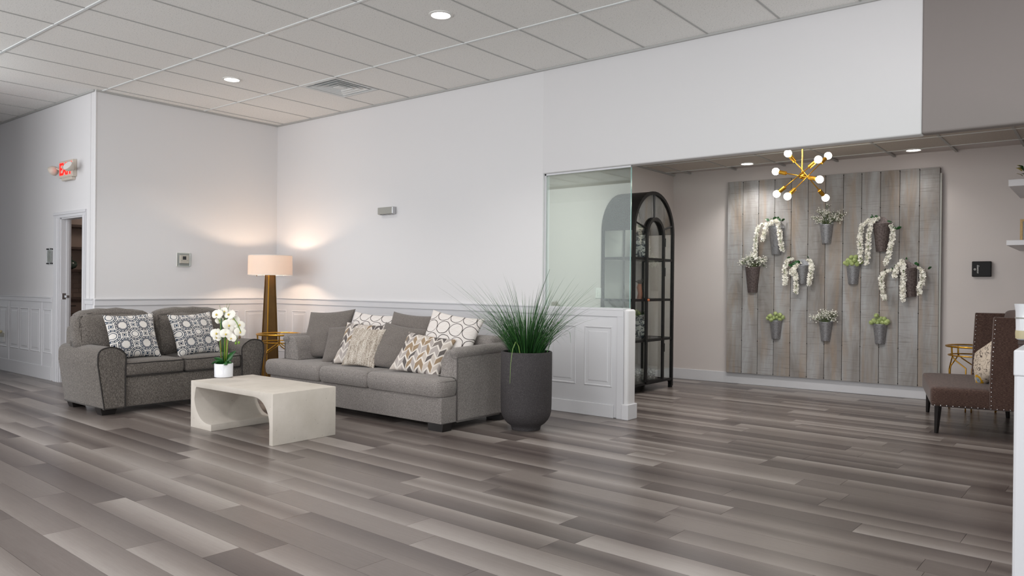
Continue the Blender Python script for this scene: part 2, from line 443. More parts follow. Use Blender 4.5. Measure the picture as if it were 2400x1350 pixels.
def soft_box(sx, sy, sz, r, crown=(0, 0, 0), n=9, wob=0, seed=0):
    bm = NB(); bmesh.ops.create_cube(bm, size=2)
    bmesh.ops.subdivide_edges(bm, edges=bm.edges[:], cuts=n, use_grid_fill=True)
    h = Vector((sx/2, sy/2, sz/2))
    for v in bm.verts:
        t = Vector([math.sin(c*math.pi/2) for c in v.co]); p = Vector((t.x*h.x, t.y*h.y, t.z*h.z))
        q = Vector([max(-(h[i]-r), min(h[i]-r, p[i])) for i in range(3)]); d = p-q
        if d.length > 1e-9: p = q+d.normalized()*r
        u, w, z = t
        k = ((1-w*w)*(1-z*z), (1-u*u)*(1-z*z), (1-u*u)*(1-w*w))
        for i in range(3): p[i] += crown[i]*t[i]*k[i]
        if wob:
            p += Vector((hsh(u*2.1, w*1.7, z*1.3, seed), hsh(u*1.1+3, w*2.3, z*1.9, seed+1), hsh(u*1.9, w*1.2+5, z*2.2, seed+2)))*wob*.5
        v.co = p
    return bm
def pillow_bm(w, h, t, n=18, seed=0, ear=.10):
    bm = NB(); g = {}
    for s in (1, -1):
        for i in range(n+1):
            for j in range(n+1):
                u = math.sin((i/n*2-1)*math.pi/2); v = math.sin((j/n*2-1)*math.pi/2)
                edge = i in (0, n) or j in (0, n)
                if edge and s == -1: g[s, i, j] = g[1, i, j]; continue
                x = u*w/2*(1-ear*(1-v*v)*abs(u)); y = v*h/2*(1-ear*(1-u*u)*abs(v))
                z = s*t/2*(max(0, (1-u*u)*(1-v*v)))**.42
                k = .008*(1-u*u)*(1-v*v)
                z += k*(hsh(u*3+seed, v*2.2, seed)+hsh(u*1.4, v*4+seed, seed*2))
                y -= .012*(1-v*v)*(1-u*u)
                g[s, i, j] = bm.verts.new((x, y, z))
    for s in (1, -1):
        for i in range(n):
            for j in range(n):
                q = [g[s, i, j], g[s, i+1, j], g[s, i+1, j+1], g[s, i, j+1]]
                bm.faces.new(q if s == 1 else q[::-1])
    return bm
def tag(o, label=None, cat=None, group=None, kind=None):
    if label: o['label'] = label
    if cat: o['category'] = cat
    if group: o['group'] = group
    if kind: o['kind'] = kind
    return o
def thing(name, label, cat, loc=(0, 0, 0), rz=0, group=None):
    o = bpy.data.objects.new(name, None); o.empty_display_size = .1; COL.objects.link(o)
    o.location = loc; o.rotation_euler = (0, 0, rz)
    return tag(o, label, cat, group)
def struct(name, bm, mat, parent=None, smooth=None):
    o = done(name, bm, mat, parent, smooth)
    if parent is None: o['kind'] = 'structure'
    return o
def text_mesh(name, fc, parent):
    tmp = bpy.data.objects.new('text', fc); COL.objects.link(tmp)
    dg = bpy.context.evaluated_depsgraph_get(); dg.update()
    me = bpy.data.meshes.new_from_object(tmp.evaluated_get(dg), depsgraph=dg)
    bpy.data.objects.remove(tmp); me.name = name
    if not me.materials: me.materials.append(fc.materials[0])
    o = bpy.data.objects.new(name, me); COL.objects.link(o); o.parent = parent
    return o
def copy_tree(o, parent=None):
    c = o.copy(); COL.objects.link(c)
    if parent is not None: c.parent = parent
    for ch in [x for x in o.children]: copy_tree(ch, c)
    return c

# ------------------------------------------------------------------ setting: floor
H = 3.385; LOW = 2.727; WA = 1.078; WB = -.78; WE = -1.29
floor = struct('floor', bx(-7, 12, -9, 5.2, -.06, -.006), M['dark'])
FL_ROT = -.028
def project(p):
    d = Vector(p)-CAM; z = d.dot(FW)
    if z < .2: return None
    return 1200+1763.6*d.dot(RT)/z, 675-1763.6*d.dot(UP)/z, z
def plank_geo(bm, L, Wd, uvl, tonel=None, tone=None, M4=None):
    g = .0009
    top = [(g, g, 0), (L-g, g, 0), (L-g, Wd-g, 0), (g, Wd-g, 0)]
    bot = [(0, 0, -.005), (L, 0, -.005), (L, Wd, -.005), (0, Wd, -.005)]
    T = [bm.verts.new(M4 @ Vector(p) if M4 else p) for p in top]; B = [bm.verts.new(M4 @ Vector(p) if M4 else p) for p in bot]
    fs = [bm.faces.new(T)]+[bm.faces.new((B[i], B[(i+1) % 4], T[(i+1) % 4], T[i])) for i in range(4)]
    uvs = [(0, 0), (L, 0), (L, 1), (0, 1)]
    for f in fs:
        for lo in f.loops:
            i = (T if lo.vert in T else B).index(lo.vert); lo[uvl].uv = uvs[i]
            if tonel: lo[tonel] = tone
def tones():
    base = random.choice((.22, .34, .45, .55, .66, .80))
    a = base+random.uniform(-.12, .12)
    kind = random.random()
    if kind < .40: return (a+random.uniform(.15, .36), a, a-random.uniform(.12, .32))
    if kind < .72: return (a-random.uniform(.12, .32), a, a+random.uniform(.15, .36))
    if kind < .86: return (a+.16, a-.18, a+.20)
    return (a, a+random.uniform(-.05, .05), a)
PW, PL = .1795, 1.22
rotM = Matrix.Rotation(FL_ROT, 4, 'Z'); inv = rotM.inverted()
cand = []
row = 0
y = -5.6
while y < 5.0:
    off = random.uniform(0, PL)
    x = -7.2+off-PL
    while x < 10.2:
        c = rotM @ Vector((x, y, 0)); mid = rotM @ Vector((x+PL/2, y+PW/2, 0))
        corners = [rotM @ Vector((x+i*PL/4, y+j*PW, 0)) for i in range(5) for j in (0, 1)]
        pr = [project(p) for p in corners]
        vis = any(p and -60 < p[0] < 2460 and 640 < p[1] < 1420 for p in pr)
        if vis and mid.y < 4.6 and mid.x < 9.6:
            dist = (mid-CAM).length; cand.append((dist, c.copy()))
        x += PL
    y += PW
cand.sort(key=lambda t: t[0])
bmP = NB(); uvl = bmP.loops.layers.uv.new('plank'); plank_geo(bmP, PL, PW, uvl)
meP = bpy.data.meshes.new('plank'); bmP.to_mesh(meP); bmP.free(); meP.materials.append(M['plank'])
bmF = NB(); uvF = bmF.loops.layers.uv.new('plank'); toF = bmF.loops.layers.float_color.new('tone')
for i, (d, c) in enumerate(cand):
    t = tuple(max(.02, min(.98, q)) for q in tones())+(1,)
    if i < 296:
        o = bpy.data.objects.new('plank', meP); COL.objects.link(o); o.parent = floor
        o.location = c; o.rotation_euler = (0, 0, FL_ROT); o.color = t
    else:
        plank_geo(bmF, PL, PW, uvF, toF, t, Matrix.Translation(c) @ rotM)
far = done('far_planks', bmF, M['plank_far'], floor); far['kind'] = 'stuff'

# ------------------------------------------------------------------ setting: ceilings
ceiling = struct('ceiling', bx(-7, 12, -9, 1.2, H+.02, H+.10), M['metal_white'])
G = .6096
def tile_mesh(w, l, key, cache={}):
    k = (round(w, 3), round(l, 3), key)
    if k not in cache:
        bm = bx(.004, w-.004, .004, l-.004, 0, .018, .003, 1)
        me = bpy.data.meshes.new('ceiling_tile'); bm.to_mesh(me); bm.free(); me.materials.append(M[key]); cache[k] = me
    return cache[k]
SKIP = {(2, 'half')}
n_t = 0
bm_in = []
for j in range(-5, 1):                      # rows of 4 ft tiles, last row cut by the wall
    y0 = j*2*G; y1 = min(y0+2*G, WA)
    for i in range(-9, 17):
        x0 = i*G; x1 = x0+G
        if y0 >= -2*G-.01 and x1 <= WB+.02: continue
        if x0 < WB and y0 > -2*G-.01: x0 = WB
        # seen by the camera?
        ps = [project((x0+a*(x1-x0), y0+b*(y1-y0), H)) for a in (0, .5, 1) for b in (0, .5, 1)]
        if not any(p and -80 < p[0] < 2480 and -80 < p[1] < 700 for p in ps): continue
        if i == 2 and j == 0:               # the air diffuser takes the first two feet
            o = link('ceiling_tile', tile_mesh(G, y1-y0-G, 'tile'), None, ceiling, None, (x0, y0+G, H))
            continue
        link('ceiling_tile', tile_mesh(x1-x0, y1-y0, 'tile'), None, ceiling, None, (x0, y0, H)); n_t += 1
for j in range(-4, 1):                      # main runners, parallel to the long wall
    bm = bx(WB if j >= -1 else -6.5, 10.5, j*2*G-.012, j*2*G+.012, H-.007, H+.01, .002, 1)
    done('grid_runner', bm, M['metal_white'], ceiling)
for i in range(-9, 17):
    ya = -5*2*G; yb = WA if i*G > WB else WE-.02
    done('grid_cross_bar', bx(i*G-.009, i*G+.009, ya, yb, H-.004, H+.01, .002, 1), M['angle'], ceiling)
done('grid_cross_bar', bx(2*G, 3*G, G-.009, G+.009, H-.004, H+.01), M['angle'], ceiling)
bm = NB(); box(bm, WB, 8.2, WA-.022, WA, H-.02, H+.004); box(bm, WB, WB+.022, WE, WA-.022, H-.02, H+.004); box(bm, -6.5, WB, WE-.022, WE, H-.02, H+.004)
done('wall_angle', bm, M['angle'], ceiling)

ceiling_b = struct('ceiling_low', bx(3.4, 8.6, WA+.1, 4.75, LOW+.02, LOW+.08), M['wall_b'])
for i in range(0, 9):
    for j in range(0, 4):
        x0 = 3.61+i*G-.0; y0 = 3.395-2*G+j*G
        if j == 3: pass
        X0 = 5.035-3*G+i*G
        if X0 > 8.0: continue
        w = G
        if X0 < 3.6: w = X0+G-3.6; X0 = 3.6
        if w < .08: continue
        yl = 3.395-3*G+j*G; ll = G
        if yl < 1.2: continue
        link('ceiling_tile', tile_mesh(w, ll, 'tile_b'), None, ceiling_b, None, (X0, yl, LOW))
for i in range(0, 9):
    X0 = 5.035-3*G+i*G
    if 3.6 < X0 < 8: done('grid_cross_bar', bx(X0-.012, X0+.012, 1.2, 4.5, LOW-.004, LOW+.01), M['angle'], ceiling_b)
for yy in (3.395-2*G, 3.395-G, 3.395, 3.395+G):
    done('grid_runner', bx(3.58, 8, yy-.012, yy+.012, LOW-.005, LOW+.01), M['metal_white'], ceiling_b)
done('wall_angle', bx(3.575, 3.60, 1.2, 4.3, LOW-.016, LOW+.004), M['angle'], ceiling_b)

# ------------------------------------------------------------------ setting: walls
T = .12
OL, OE = 3.75, 4.74          # left jamb of the opening, end of the knee wall
HD = 2.34                    # underside of the header
wall_a = struct('wall_back', bx(WB-.1, OL, WA, WA+T, 0, H+.02, .012, 3), M['wall'])
hdr = struct('wall_header', bx(OL-.02, 7.118, WA, WA+T, HD, H+.02, .014, 3), M['wall'], None, 40)
hdr2 = struct('wall_header_right', bx(7.112, 9.3, WA+.012, WA+T, HD+.004, H+.02, .02, 4), M['wall_c'], None, 40)  # right part of the header, its shade put into the colour
wall_b = struct('wall_left', bx(WB-T, WB, WE, WA+.02, 0, H+.02, .012, 3), M['wall'])
# hall wall with the doorway
DX0, DX1, DZ = -1.72, -1.065, 1.985
bm = NB(); box(bm, -7, DX0, WE, WE+T, 0, H+.02); box(bm, DX1, WB-T, WE, WE+T, 0, H+.02); box(bm, DX0, DX1, WE, WE+T, DZ, H+.02)
wall_e = struct('wall_hall', bm, M['wall'])
struct('wall_hall_front', bx(-7, -1.7, -3.0, -2.88, 0, H+.02), M['wall'])  # unseen wall, placed to keep light off the hall's left end
wall_f = struct('wall_display', bx(3.45, 3.575, WA+T, 4.5, 0, 2.9), M['wall_b'])
AD = math.atan(.05); DY0 = 4.098
def wd(x, y=0., z=0.): return Vector((x*math.cos(AD)-y*math.sin(AD), DY0+x*math.sin(AD)+y*math.cos(AD), z))   # on the accent wall
wall_d = struct('wall_accent', bx(3.2, 9.4, 0, .12, 0, 2.9), M['wall_b']); wall_d.location = (0, DY0, 0); wall_d.rotation_euler = (0, 0, AD)
done('baseboard', bx(3.5, 7.9, -.014, 0, 0, .14, .004, 2), M['trim'], wall_d)
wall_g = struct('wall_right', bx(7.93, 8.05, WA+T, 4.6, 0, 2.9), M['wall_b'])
done('baseboard', bx(3.575, 3.589, 1.25, 4.27, 0, .14, .004, 2), M['trim'], wall_f)

# wainscot: chair rail, bottom board and raised panels
def panel_mesh(w, h, cache={}):
    k = (round(w, 3), round(h, 3))
    if k in cache: return cache[k]
    bm = NB(); loops = []
    for ins, z in ((0, 0), (.004, .004), (.010, .006), (.017, .003), (.021, .0006), (.046, .0006), (.056, .0042)):
        loops.append([bm.verts.new(p+(z,)) for p in ((ins, ins), (w-ins, ins), (w-ins, h-ins), (ins, h-ins))])
    for a, b in zip(loops, loops[1:]):
        for i in range(4): bm.faces.new((a[i], a[(i+1) % 4], b[(i+1) % 4], b[i]))
    bm.faces.new(loops[-1]); me = bpy.data.meshes.new('raised_panel'); bm.to_mesh(me); bm.free(); me.materials.append(M['trim']); cache[k] = me
    return me
def rail(parent, axis, a0, a1, face, s, z0=.945, z1=1.026):
    """chair rail on a wall face; s = outward sign"""
    d0, d1 = sorted((face, face+s*.016)); c0, c1 = sorted((face, face+s*.028))
    bm = NB()
    for lo, hi, zz0, zz1 in ((d0, d1, z0, z1-.012), (c0, c1, z1-.014, z1)):
        if axis == 'x': box(bm, a0, a1, lo, hi, zz0, zz1, .003, 2)
        else: box(bm, lo, hi, a0, a1, zz0, zz1, .003, 2)
    done('chair_rail', bm, M['trim'], parent)
def bottom(parent, axis, a0, a1, face, s, h=.13):
    d0, d1 = sorted((face, face+s*.014))
    done('baseboard', bx(a0, a1, d0, d1, 0, h, .003, 2) if axis == 'x' else bx(d0, d1, a0, a1, 0, h, .003, 2), M['trim'], parent)
def sheet(parent, axis, a0, a1, face, s, z0=.12, z1=.95):
    d0, d1 = sorted((face, face+s*.004))
    done('wainscot_board', bx(a0, a1, d0, d1, z0, z1) if axis == 'x' else bx(d0, d1, a0, a1, z0, z1), M['trim'], parent)
rail(wall_a, 'x', WB, OL, WA, -1); bottom(wall_a, 'x', WB, OL, WA, -1); sheet(wall_a, 'x', WB, OL, WA, -1)
x = -.735
for w in [.202]+[.318]*10:
    link('raised_panel', panel_mesh(w, .57), None, wall_a, None, (x, WA-.004, .29), (R(90), 0, 0))
    x += w+.087 if w > .3 else .325
rail(wall_b, 'y', WE, WA, WB, 1); bottom(wall_b, 'y', WE, WA, WB, 1); sheet(wall_b, 'y', WE, WA, WB, 1)
for k in range(6):
    y0 = .598-.393*k
    if y0 < WE+.1: break
    link('raised_panel', panel_mesh(.303, .57), None, wall_b, None, (WB+.004, y0, .29), (R(90), 0, R(90)))
for a0, a1 in ((-7, -1.945), (-.985, WB)):
    rail(wall_e, 'x', a0, a1, WE, -1, .96, 1.026); bottom(wall_e, 'x', a0, a1, WE, -1, .165); sheet(wall_e, 'x', a0, a1, WE, -1, .15, .965)
for x0, x1 in ((-3.336, -3.038), (-2.986, -2.683), (-2.625, -2.323), (-2.215, -1.955), (-3.75, -3.46), (-4.09, -3.80)):
    link('raised_panel', panel_mesh(round(x1-x0, 2), .55), None, wall_e, None, (x0, WE-.004, .325), (R(90), 0, 0))
for xs in (-3.384, -2.257):
    done('seam_batten', bx(xs-.008, xs+.008, WE-.012, WE, .165, .96, .004, 2), M['trim'], wall_e)
# bullnose corner bead at the outside corner of the left wall
done('corner_bead', tube(NB(), [(WB-.006, WE+.006, 0), (WB-.006, WE+.006, H)], .013, 12), M['wall'], wall_b, 40)

# knee wall with the glass above
kn = struct('wall_knee', bx(OL-.02, OE, WA-.016, WA+.105, 0, 1.0, .012, 3), M['trim'], None, 40)
done('cap', bx(OL, OE-.045, WA-.028, WA+.118, .998, 1.022, .004, 2), M['trim'], kn)
done('top_band', bx(OL, 4.70, WA-.026, WA-.014, .942, 1.0, .002, 1), M['trim'], kn)
done('stile', bx(4.632, 4.702, WA-.026, WA-.014, 0, .943, .002, 1), M['trim'], kn)
done('baseboard', bx(OL, 4.60, WA-.028, WA-.014, 0, .122, .003, 1), M['trim'], kn)
done('end_post', bx(4.70, OE+.012, WA-.03, WA+.118, 0, 1.012, .022, 4), M['wall'], kn, 40)
done('plinth_block', bx(4.695, OE+.024, WA-.042, WA+.13, 0, .142, .005, 2), M['trim'], kn)
for x0, w in ((4.268, .312), (3.862, .312)):
    link('raised_panel', panel_mesh(w, .568), None, kn, None, (x0, WA-.016, .281), (R(90), 0, 0))
win = struct('window_1', bx(OL+.012, 4.722, WA+.042, WA+.052, 1.022, HD-.012), M['glass'])
done('glass_edge', bx(4.722, 4.728, WA+.042, WA+.052, 1.022, HD), M['glass_edge'], win)
done('channel', bx(OL, OL+.016, WA+.03, WA+.064, 1.022, HD), M['trim'], win)
done('channel', bx(OL, 4.728, WA+.03, WA+.064, HD-.016, HD), M['trim'], win)

# near partition at the right: knee wall with glass, running away from the camera
kr = struct('wall_knee_right', bx(7.955, 8.09, -2.02, WA, 0, 1.0, .008, 2), M['trim'])
done('cap', bx(7.953, 8.095, -2.024, WA, .94, 1.026, .006, 3), M['trim'], kr)
win2 = struct('window_2', bx(7.984, 7.994, -1.93, WA-.05, 1.026, 2.33), M['glass'])
done('glass_edge', bx(7.982, 7.996, -1.938, -1.93, 1.026, 2.33), M['glass_edge'], win2)

# doorway: casing, jamb, strike plate
door = struct('door_1', bx(DX0, DX0+.018, WE, WE+.11, 0, DZ), M['trim'])
for x0, x1, b0, b1 in ((-1.885, DX0+.004, -1.862, -1.758), (DX1-.004, -.985, -1.036, -1.008)):
    bm = NB(); box(bm, x0, x1, WE-.016, WE, 0, DZ-.002); box(bm, b0, b1, WE-.026, WE-.0155, 0, DZ-.002, .003, 1); done('casing', bm, M['trim'], door)
bm = NB(); box(bm, -1.885, -.985, WE-.016, WE, DZ-.002, DZ+.066); box(bm, -1.885, -.985, WE-.026, WE-.0155, DZ+.03, DZ+.062, .003, 1); done('casing', bm, M['trim'], door)
done('jamb', bx(DX0, DX1, WE, WE+.11, DZ-.018, DZ), M['trim'], door)
done('door_stop', bx(DX0+.018, DX0+.03, WE+.06, WE+.09, 0, DZ-.018), M['trim'], door)
done('strike_plate', bx(DX0+.017, DX0+.022, WE+.012, WE+.062, 1.0, 1.075, .001, 1), M['chrome'], door)
done('latch', bx(DX0+.016, DX0+.05, WE+.05, WE+.085, 1.02, 1.05, .004, 2), M['chrome'], door)

# kitchen beyond the doorway
kw = struct('wall_kitchen', bx(-3.05, -2.9, WE+T, 1.2, 0, 2.6), M['kitchen_tile'])
struct('ceiling_kitchen', bx(-3.05, WB-T, WE+T, 1.2, 2.5, 2.56), M['wall_b'])
struct('wall_kitchen_side', bx(-3.05, WB-T, 1.1, 1.2, 0, 2.6), M['wall_b'])
me_t = None
for r_ in range(6):
    for k in range(5):
        y0 = -1.16+k*.155+(r_ % 2)*.075
        if me_t is None:
            o = done('tile', bx(.0, .008, .002, .153, .002, .060, .002, 1), M['kitchen_tile'], kw); me_t = o.data
        else: o = link('tile', me_t, None, kw)
        o.location = (-2.9, y0, 1.0+r_*.0625)
for z, lab in ((1.345, 'lowest'), (1.645, 'middle'), (1.945, 'topmost')):
    o = done('kitchen_shelf', bx(-2.899, -2.66, -1.16, .3, z, z+.036, .003, 1), M['walnut'])
    tag(o, 'dark walnut shelf through the doorway, %s of three on the kitchen wall' % lab, 'shelf', 'kitchen wall shelves')
t = thing('kitchen_cabinet', 'taupe kitchen base cabinet with a drawer seen through the doorway', 'cabinet', (-2.63, -.5, 0))
done('body', bx(-.25, .22, -.65, .65, 0, .96), M['kitchen'], t)
for y0 in (-.64, -.21, .22):
    d = done('drawer', bx(.22, .24, y0, y0+.42, .80, .945, .004, 1), M['kitchen'], t)
    done('handle', tube(NB(), [(.262, y0+.14, .90), (.262, y0+.28, .90)], .006), M['black_metal'], d)
    done('door', bx(.22, .24, y0, y0+.42, .1, .785, .004, 1), M['kitchen'], t)
o = done('countertop', bx(-2.899, -2.38, -1.16, .3, .962, .996, .004, 1), M['walnut']); tag(o, 'dark brown countertop on the kitchen base cabinet', 'countertop')
o = done('glass_vase', lathe(NB(), [(.03, 0), (.075, .02), (.095, .06), (.08, .10), (.03, .13), (.024, .15), (.034, .17)], 24), M['green_glass'], None, 60, (-2.76, -.79, 1.382))
tag(o, 'round smoky green glass vase on the kitchen shelf seen through the doorway', 'vase')
light('kitchen_fill_light', 'POINT', (-1.9, .1, 2.3), 9, (1, .86, .76), shadow_soft_size=.15)  # unseen point light added to lift the dark room beyond the doorway

# ------------------------------------------------------------------ loveseat
def rounded(poly, r, seg=5):
    """round the corners of a polygon; r per-corner list or number"""
    out = []; n = len(poly)
    for i, p in enumerate(poly):
        rr = r[i] if isinstance(r, (list, tuple)) else r
        p = Vector(p); a = Vector(poly[i-1]); b = Vector(poly[(i+1) % n])
        if rr <= 0: out.append(tuple(p)); continue
        da = (a-p).normalized(); db = (b-p).normalized()
        ang = da.angle(db); d = min(rr/math.tan(ang/2), (a-p).length*.49, (b-p).length*.49)
        p0 = p+da*d; p1 = p+db*d
        for k in range(seg+1):
            s = k/seg; q = (1-s)**2*p0+2*s*(1-s)*p+s*s*p1; out.append((q.x, q.y))
    return out
def loop_tube(pts, r, n=6):
    bm = NB(); pts = [Vector(p) for p in pts]; m = len(pts); rows = []
    for i, p in enumerate(pts):
        t = (pts[(i+1) % m]-pts[i-1]).normalized(); ref = Vector((0, 0, 1)) if abs(t.z) < .9 else Vector((1, 0, 0))
        x = t.cross(ref).normalized(); y = t.cross(x)
        rows.append([bm.verts.new(p+r*(math.cos(2*math.pi*j/n)*x+math.sin(2*math.pi*j/n)*y)) for j in range(n)])
    return rows, bm
def piping(pts, r, closed=False):
    bm = NB()
    return tube(bm, list(pts)+([pts[0]] if closed else []), r, 6, not closed)
lv = thing('loveseat', 'dark grey tweed two-seat loveseat with rounded arms in front of the left wall', 'sofa', (.64, -1.18, 0))
# local x: 0 at world .64, y: 0 at world -1.18
def ly(y): return y+1.18
def lx(x): return x-.64
done('base', bx(lx(.24), lx(1.06), ly(-1.93), ly(-.42), .06, .335, .012, 2), M['fab_lv'], lv, 40)
done('back_frame', soft_box(.24, 1.58, .73, .05), M['fab_lv'], lv, 180, (lx(.33), ly(-1.175), .43))
for s, yo, yi in ((-1, -1.985, -1.775), (1, -.365, -.585)):
    poly = [(ly(yo-s*.025), .058), (ly(yo+s*.035), .47), (ly(yo+s*.035), .605), (ly((yo+yi)/2), .632), (ly(yi-s*.008), .56), (ly(yi), .40), (ly(yi), .058)]
    poly = rounded(poly, [.01, .05, .10, .14, .09, .02, .01])
    a = done('arm', prism(NB(), poly, lx(.2), lx(1.085), 'x', .012, 2), M['fab_lv'], lv, 50)
    done('piping', piping([(lx(1.085), p[0], p[1]) for p in poly], .006), M['pipe_dark'], a, 180)
for y0, y1 in ((-1.785, -1.207), (-1.197, -.59)):
    c = done('seat_cushion', soft_box(.80, y1-y0, .145, .04, (.012, .0, .018), 9), M['fab_lv'], lv, 180, (lx(.69), ly((y0+y1)/2), .408))
    hy = (y1-y0)/2-.012
    for zz in (.055, -.058):
        done('piping', piping([(.30, -hy-.004, zz), (.392, -hy, zz), (.402, -hy*.6, zz+.0), (.404, 0, zz+.004*(zz > 0)), (.402, hy*.6, zz), (.392, hy, zz), (.30, hy+.004, zz)], .005), M['pipe_dark'], c, 180)
for y0, y1, sd in ((-2.0, -1.262, 1), (-1.255, -.43, 2)):
    bm = soft_box(.26, y1-y0, .48, .10, (.045, .01, .03), 12, .012, sd)
    for v in bm.verts:                       # corners droop, gathers at the upper corners
        yy = v.co.y/((y1-y0)/2); zz = v.co.z/.235
        if zz > .3: v.co.z -= .016*abs(yy)**3*zz
        v.co.x += .010*hsh(yy*9, zz*5, sd)*abs(yy)**2
        v.co.x -= .10*(zz+1)*.5
    if sd == 1:
        for v in bm.verts:                   # the left cushion laps onto the arm
            if v.co.y < -.17 and v.co.z < -.09: v.co.y = max(v.co.y, -.165)
    c = done('back_cushion', bm, M['fab_lv'], lv, 180, (lx(.555), ly((y0+y1)/2), .690), (0, 0, 0))
    w = (y1-y0)/2
    pts = []
    for k in range(25):
        a = R(-10+200*k/24); yy = w*.93*math.cos(a); zz = .19*math.sin(a)
        pts.append((.0+.072-.10*(zz/.235+1)*.5-.0, -math.copysign(min(abs(yy)*1.15, w*.90), yy), min(zz*1.25, .198)-.025*abs(yy/w)**3))
    done('piping', piping(pts, .005), M['pipe_dark'], c, 180)
for fx, fy in ((.98, -1.90), (.98, -.46), (.30, -1.88), (.30, -.46)):
    bm = NB(); prism(bm, [(-.075, .065), (.075, .065), (.055, 0), (-.055, 0)], -.065, .065, 'x')
    for v in bm.verts:
        if v.co.z < .01: v.co.x *= .75
    done('foot', bm, M['black_wood'], lv, None, (lx(fx), ly(fy), 0))

# ------------------------------------------------------------------ sofa
so = thing('sofa', 'grey tweed three-seat sofa in front of the long white wall', 'sofa', (2.65, 0, 0))
def sx(x): return x-2.65
done('base', bx(sx(1.43), sx(3.872), -.478, .40, .06, .288, .012, 2), M['fab_so'], so, 40)
done('back_frame', bx(sx(1.50), sx(3.84), .21, .40, .28, .755, .035, 4), M['fab_so'], so, 40)
for s, xo, xi in ((-1, 1.425, 1.655), (1, 3.88, 3.675)):
    poly = [(sx(xo), .06), (sx(xo), .635), (sx(xo-s*.0), .668), (sx(xi+s*.07), .672), (sx(xi+s*.02), .56), (sx(xi), .42), (sx(xi), .06)]
    poly = rounded(poly, [.01, 0, .03, .09, .15, .05, .01])
    a = done('arm', prism(NB(), poly, -.298, .40, 'y', .012, 2), M['fab_so'], so, 50)
    done('arm_roll', tube(NB(), [(sx(xo-s*.03), -.315, .625), (sx(xo-s*.03), -.303, .640), (sx(xo-s*.03), .0, .648), (sx(xo-s*.03), .36, .655), (sx(xo-s*.03), .40, .635)], [.03, .05, .05, .05, .03], 14), M['fab_so'], a, 180)
    done('piping', piping([(sx(xo), -.298, .07), (sx(xo), -.298, .60)], .005), M['pipe_so'], a, 180)
def cushion_poly(poly, r):
    bm = NB(); P = rounded(poly, r, 6); n = len(P)
    h = .075
    prof = [(-.066, .026), (-.072, .006), (-.05, -.006), (0, -.012), (.045, -.006), (.064, .006), (.073, .022)]
    c = Vector((sum(p[0] for p in P)/n, sum(p[1] for p in P)/n))
    rows = []
    for z, ins in prof:
        row_ = []
        for i, p in enumerate(P):
            p = Vector(p); a = Vector(P[i-1]); b = Vector(P[(i+1) % n]); t = (b-a).normalized(); nrm = Vector((t.y, -t.x))
            q = p-nrm*ins; row_.append(bm.verts.new((q.x, q.y, z)))
        rows.append(row_)
    for a, b in zip(rows, rows[1:]):
        for i in range(n): bm.faces.new((a[i], a[(i+1) % n], b[(i+1) % n], b[i]))
    caps = [bm.faces.new(rows[0][::-1]), bm.faces.new(rows[-1])]
    bmesh.ops.triangulate(bm, faces=caps, ngon_method='EAR_CLIP')
    return bm
CP = [([(1.36, -.515), (2.285, -.515), (2.285, .17), (1.66, .17), (1.66, -.294), (1.36, -.294)], [.10, .05, .03, .03, .02, .06]),
      ([(2.287, -.515), (2.972, -.515), (2.972, .17), (2.287, .17)], .05),
      ([(2.974, -.515), (3.885, -.515), (3.885, -.294), (3.67, -.294), (3.67, .17), (2.974, .17)], [.05, .09, .06, .02, .03, .03])]
for poly, r in CP:
    poly = [(sx(a), b) for a, b in poly]
    c = done('seat_cushion', cushion_poly(poly, r), M['fab_so'], so, 75, (0, 0, .362))
    P = rounded(poly, r, 6)
    done('piping', piping([(p[0], p[1]+.003, .052) for p in P], .0035, True), M['pipe_so'], c, 180)
for fx, fy in ((3.80, -.42), (3.80, .33), (1.5, -.40), (1.5, .33), (2.65, .0)):
    bm = NB(); prism(bm, [(-.09, .065), (.09, .065), (.08, 0), (-.08, 0)], -.055, .055, 'y')
    done('foot', bm, M['black_wood'], so, None, (sx(fx), fy, 0))

# ------------------------------------------------------------------ pillows
def pillow(name, label, mat, c, w, h, t, yaw, tilt, roll, group, seed):
    o = done(name, pillow_bm(w, h, t, 18, seed), mat, None, 180)
    o.matrix_world = Matrix.Translation(c) @ Matrix.Rotation(R(yaw), 4, 'Z') @ Matrix.Rotation(R(90-tilt), 4, 'X') @ Matrix.Rotation(R(roll), 4, 'Z')
    return tag(o, label, 'pillow', group)
g1 = 'patterned pillows on the loveseat'; g2 = 'scatter pillows on the grey sofa'
pillow('throw_pillow', 'blue and white circle-print pillow at the left end of the loveseat', M['pat_geo'], (.80, -1.585, .695), .47, .46, .15, 86, 22, 2, g1, 1)
pillow('throw_pillow', 'blue and white circle-print pillow at the loveseat end behind the orchid', M['pat_geo'], (.80, -.955, .69), .48, .46, .15, 92, 22, 3, g1, 2)
pillow('throw_pillow', 'large plain grey pillow leaning at the far left end of the sofa back', M['fab_pil'], (1.70, .03, .685), .58, .56, .16, 14, 27, 5, g2, 3)
pillow('throw_pillow', 'white ring-print pillow mostly hidden behind the knitted one', M['pat_rings'], (2.31, .09, .675), .60, .55, .14, 12, 26, -3, g2, 4)
pillow('throw_pillow', 'small plain grey pillow half hidden behind the left leaf-print pillow', M['fab_pil'], (2.10, -.07, .615), .44, .44, .13, 16, 33, 10, g2, 5)
pillow('throw_pillow', 'grey and white leaf-print pillow behind the knitted pillow', M['pat_chev'], (2.46, -.11, .628), .58, .46, .13, 16, 30, -2, g2, 6)
pillow('throw_pillow', 'oatmeal knitted pillow in front of the left leaf-print pillow', M['pat_knit'], (2.60, -.23, .615), .37, .41, .12, 16, 28, -2, g2, 7)
pillow('throw_pillow', 'large plain grey pillow upright against the middle of the sofa back', M['fab_pil'], (2.90, .08, .68), .58, .57, .16, 12, 25, -3, g2, 8)
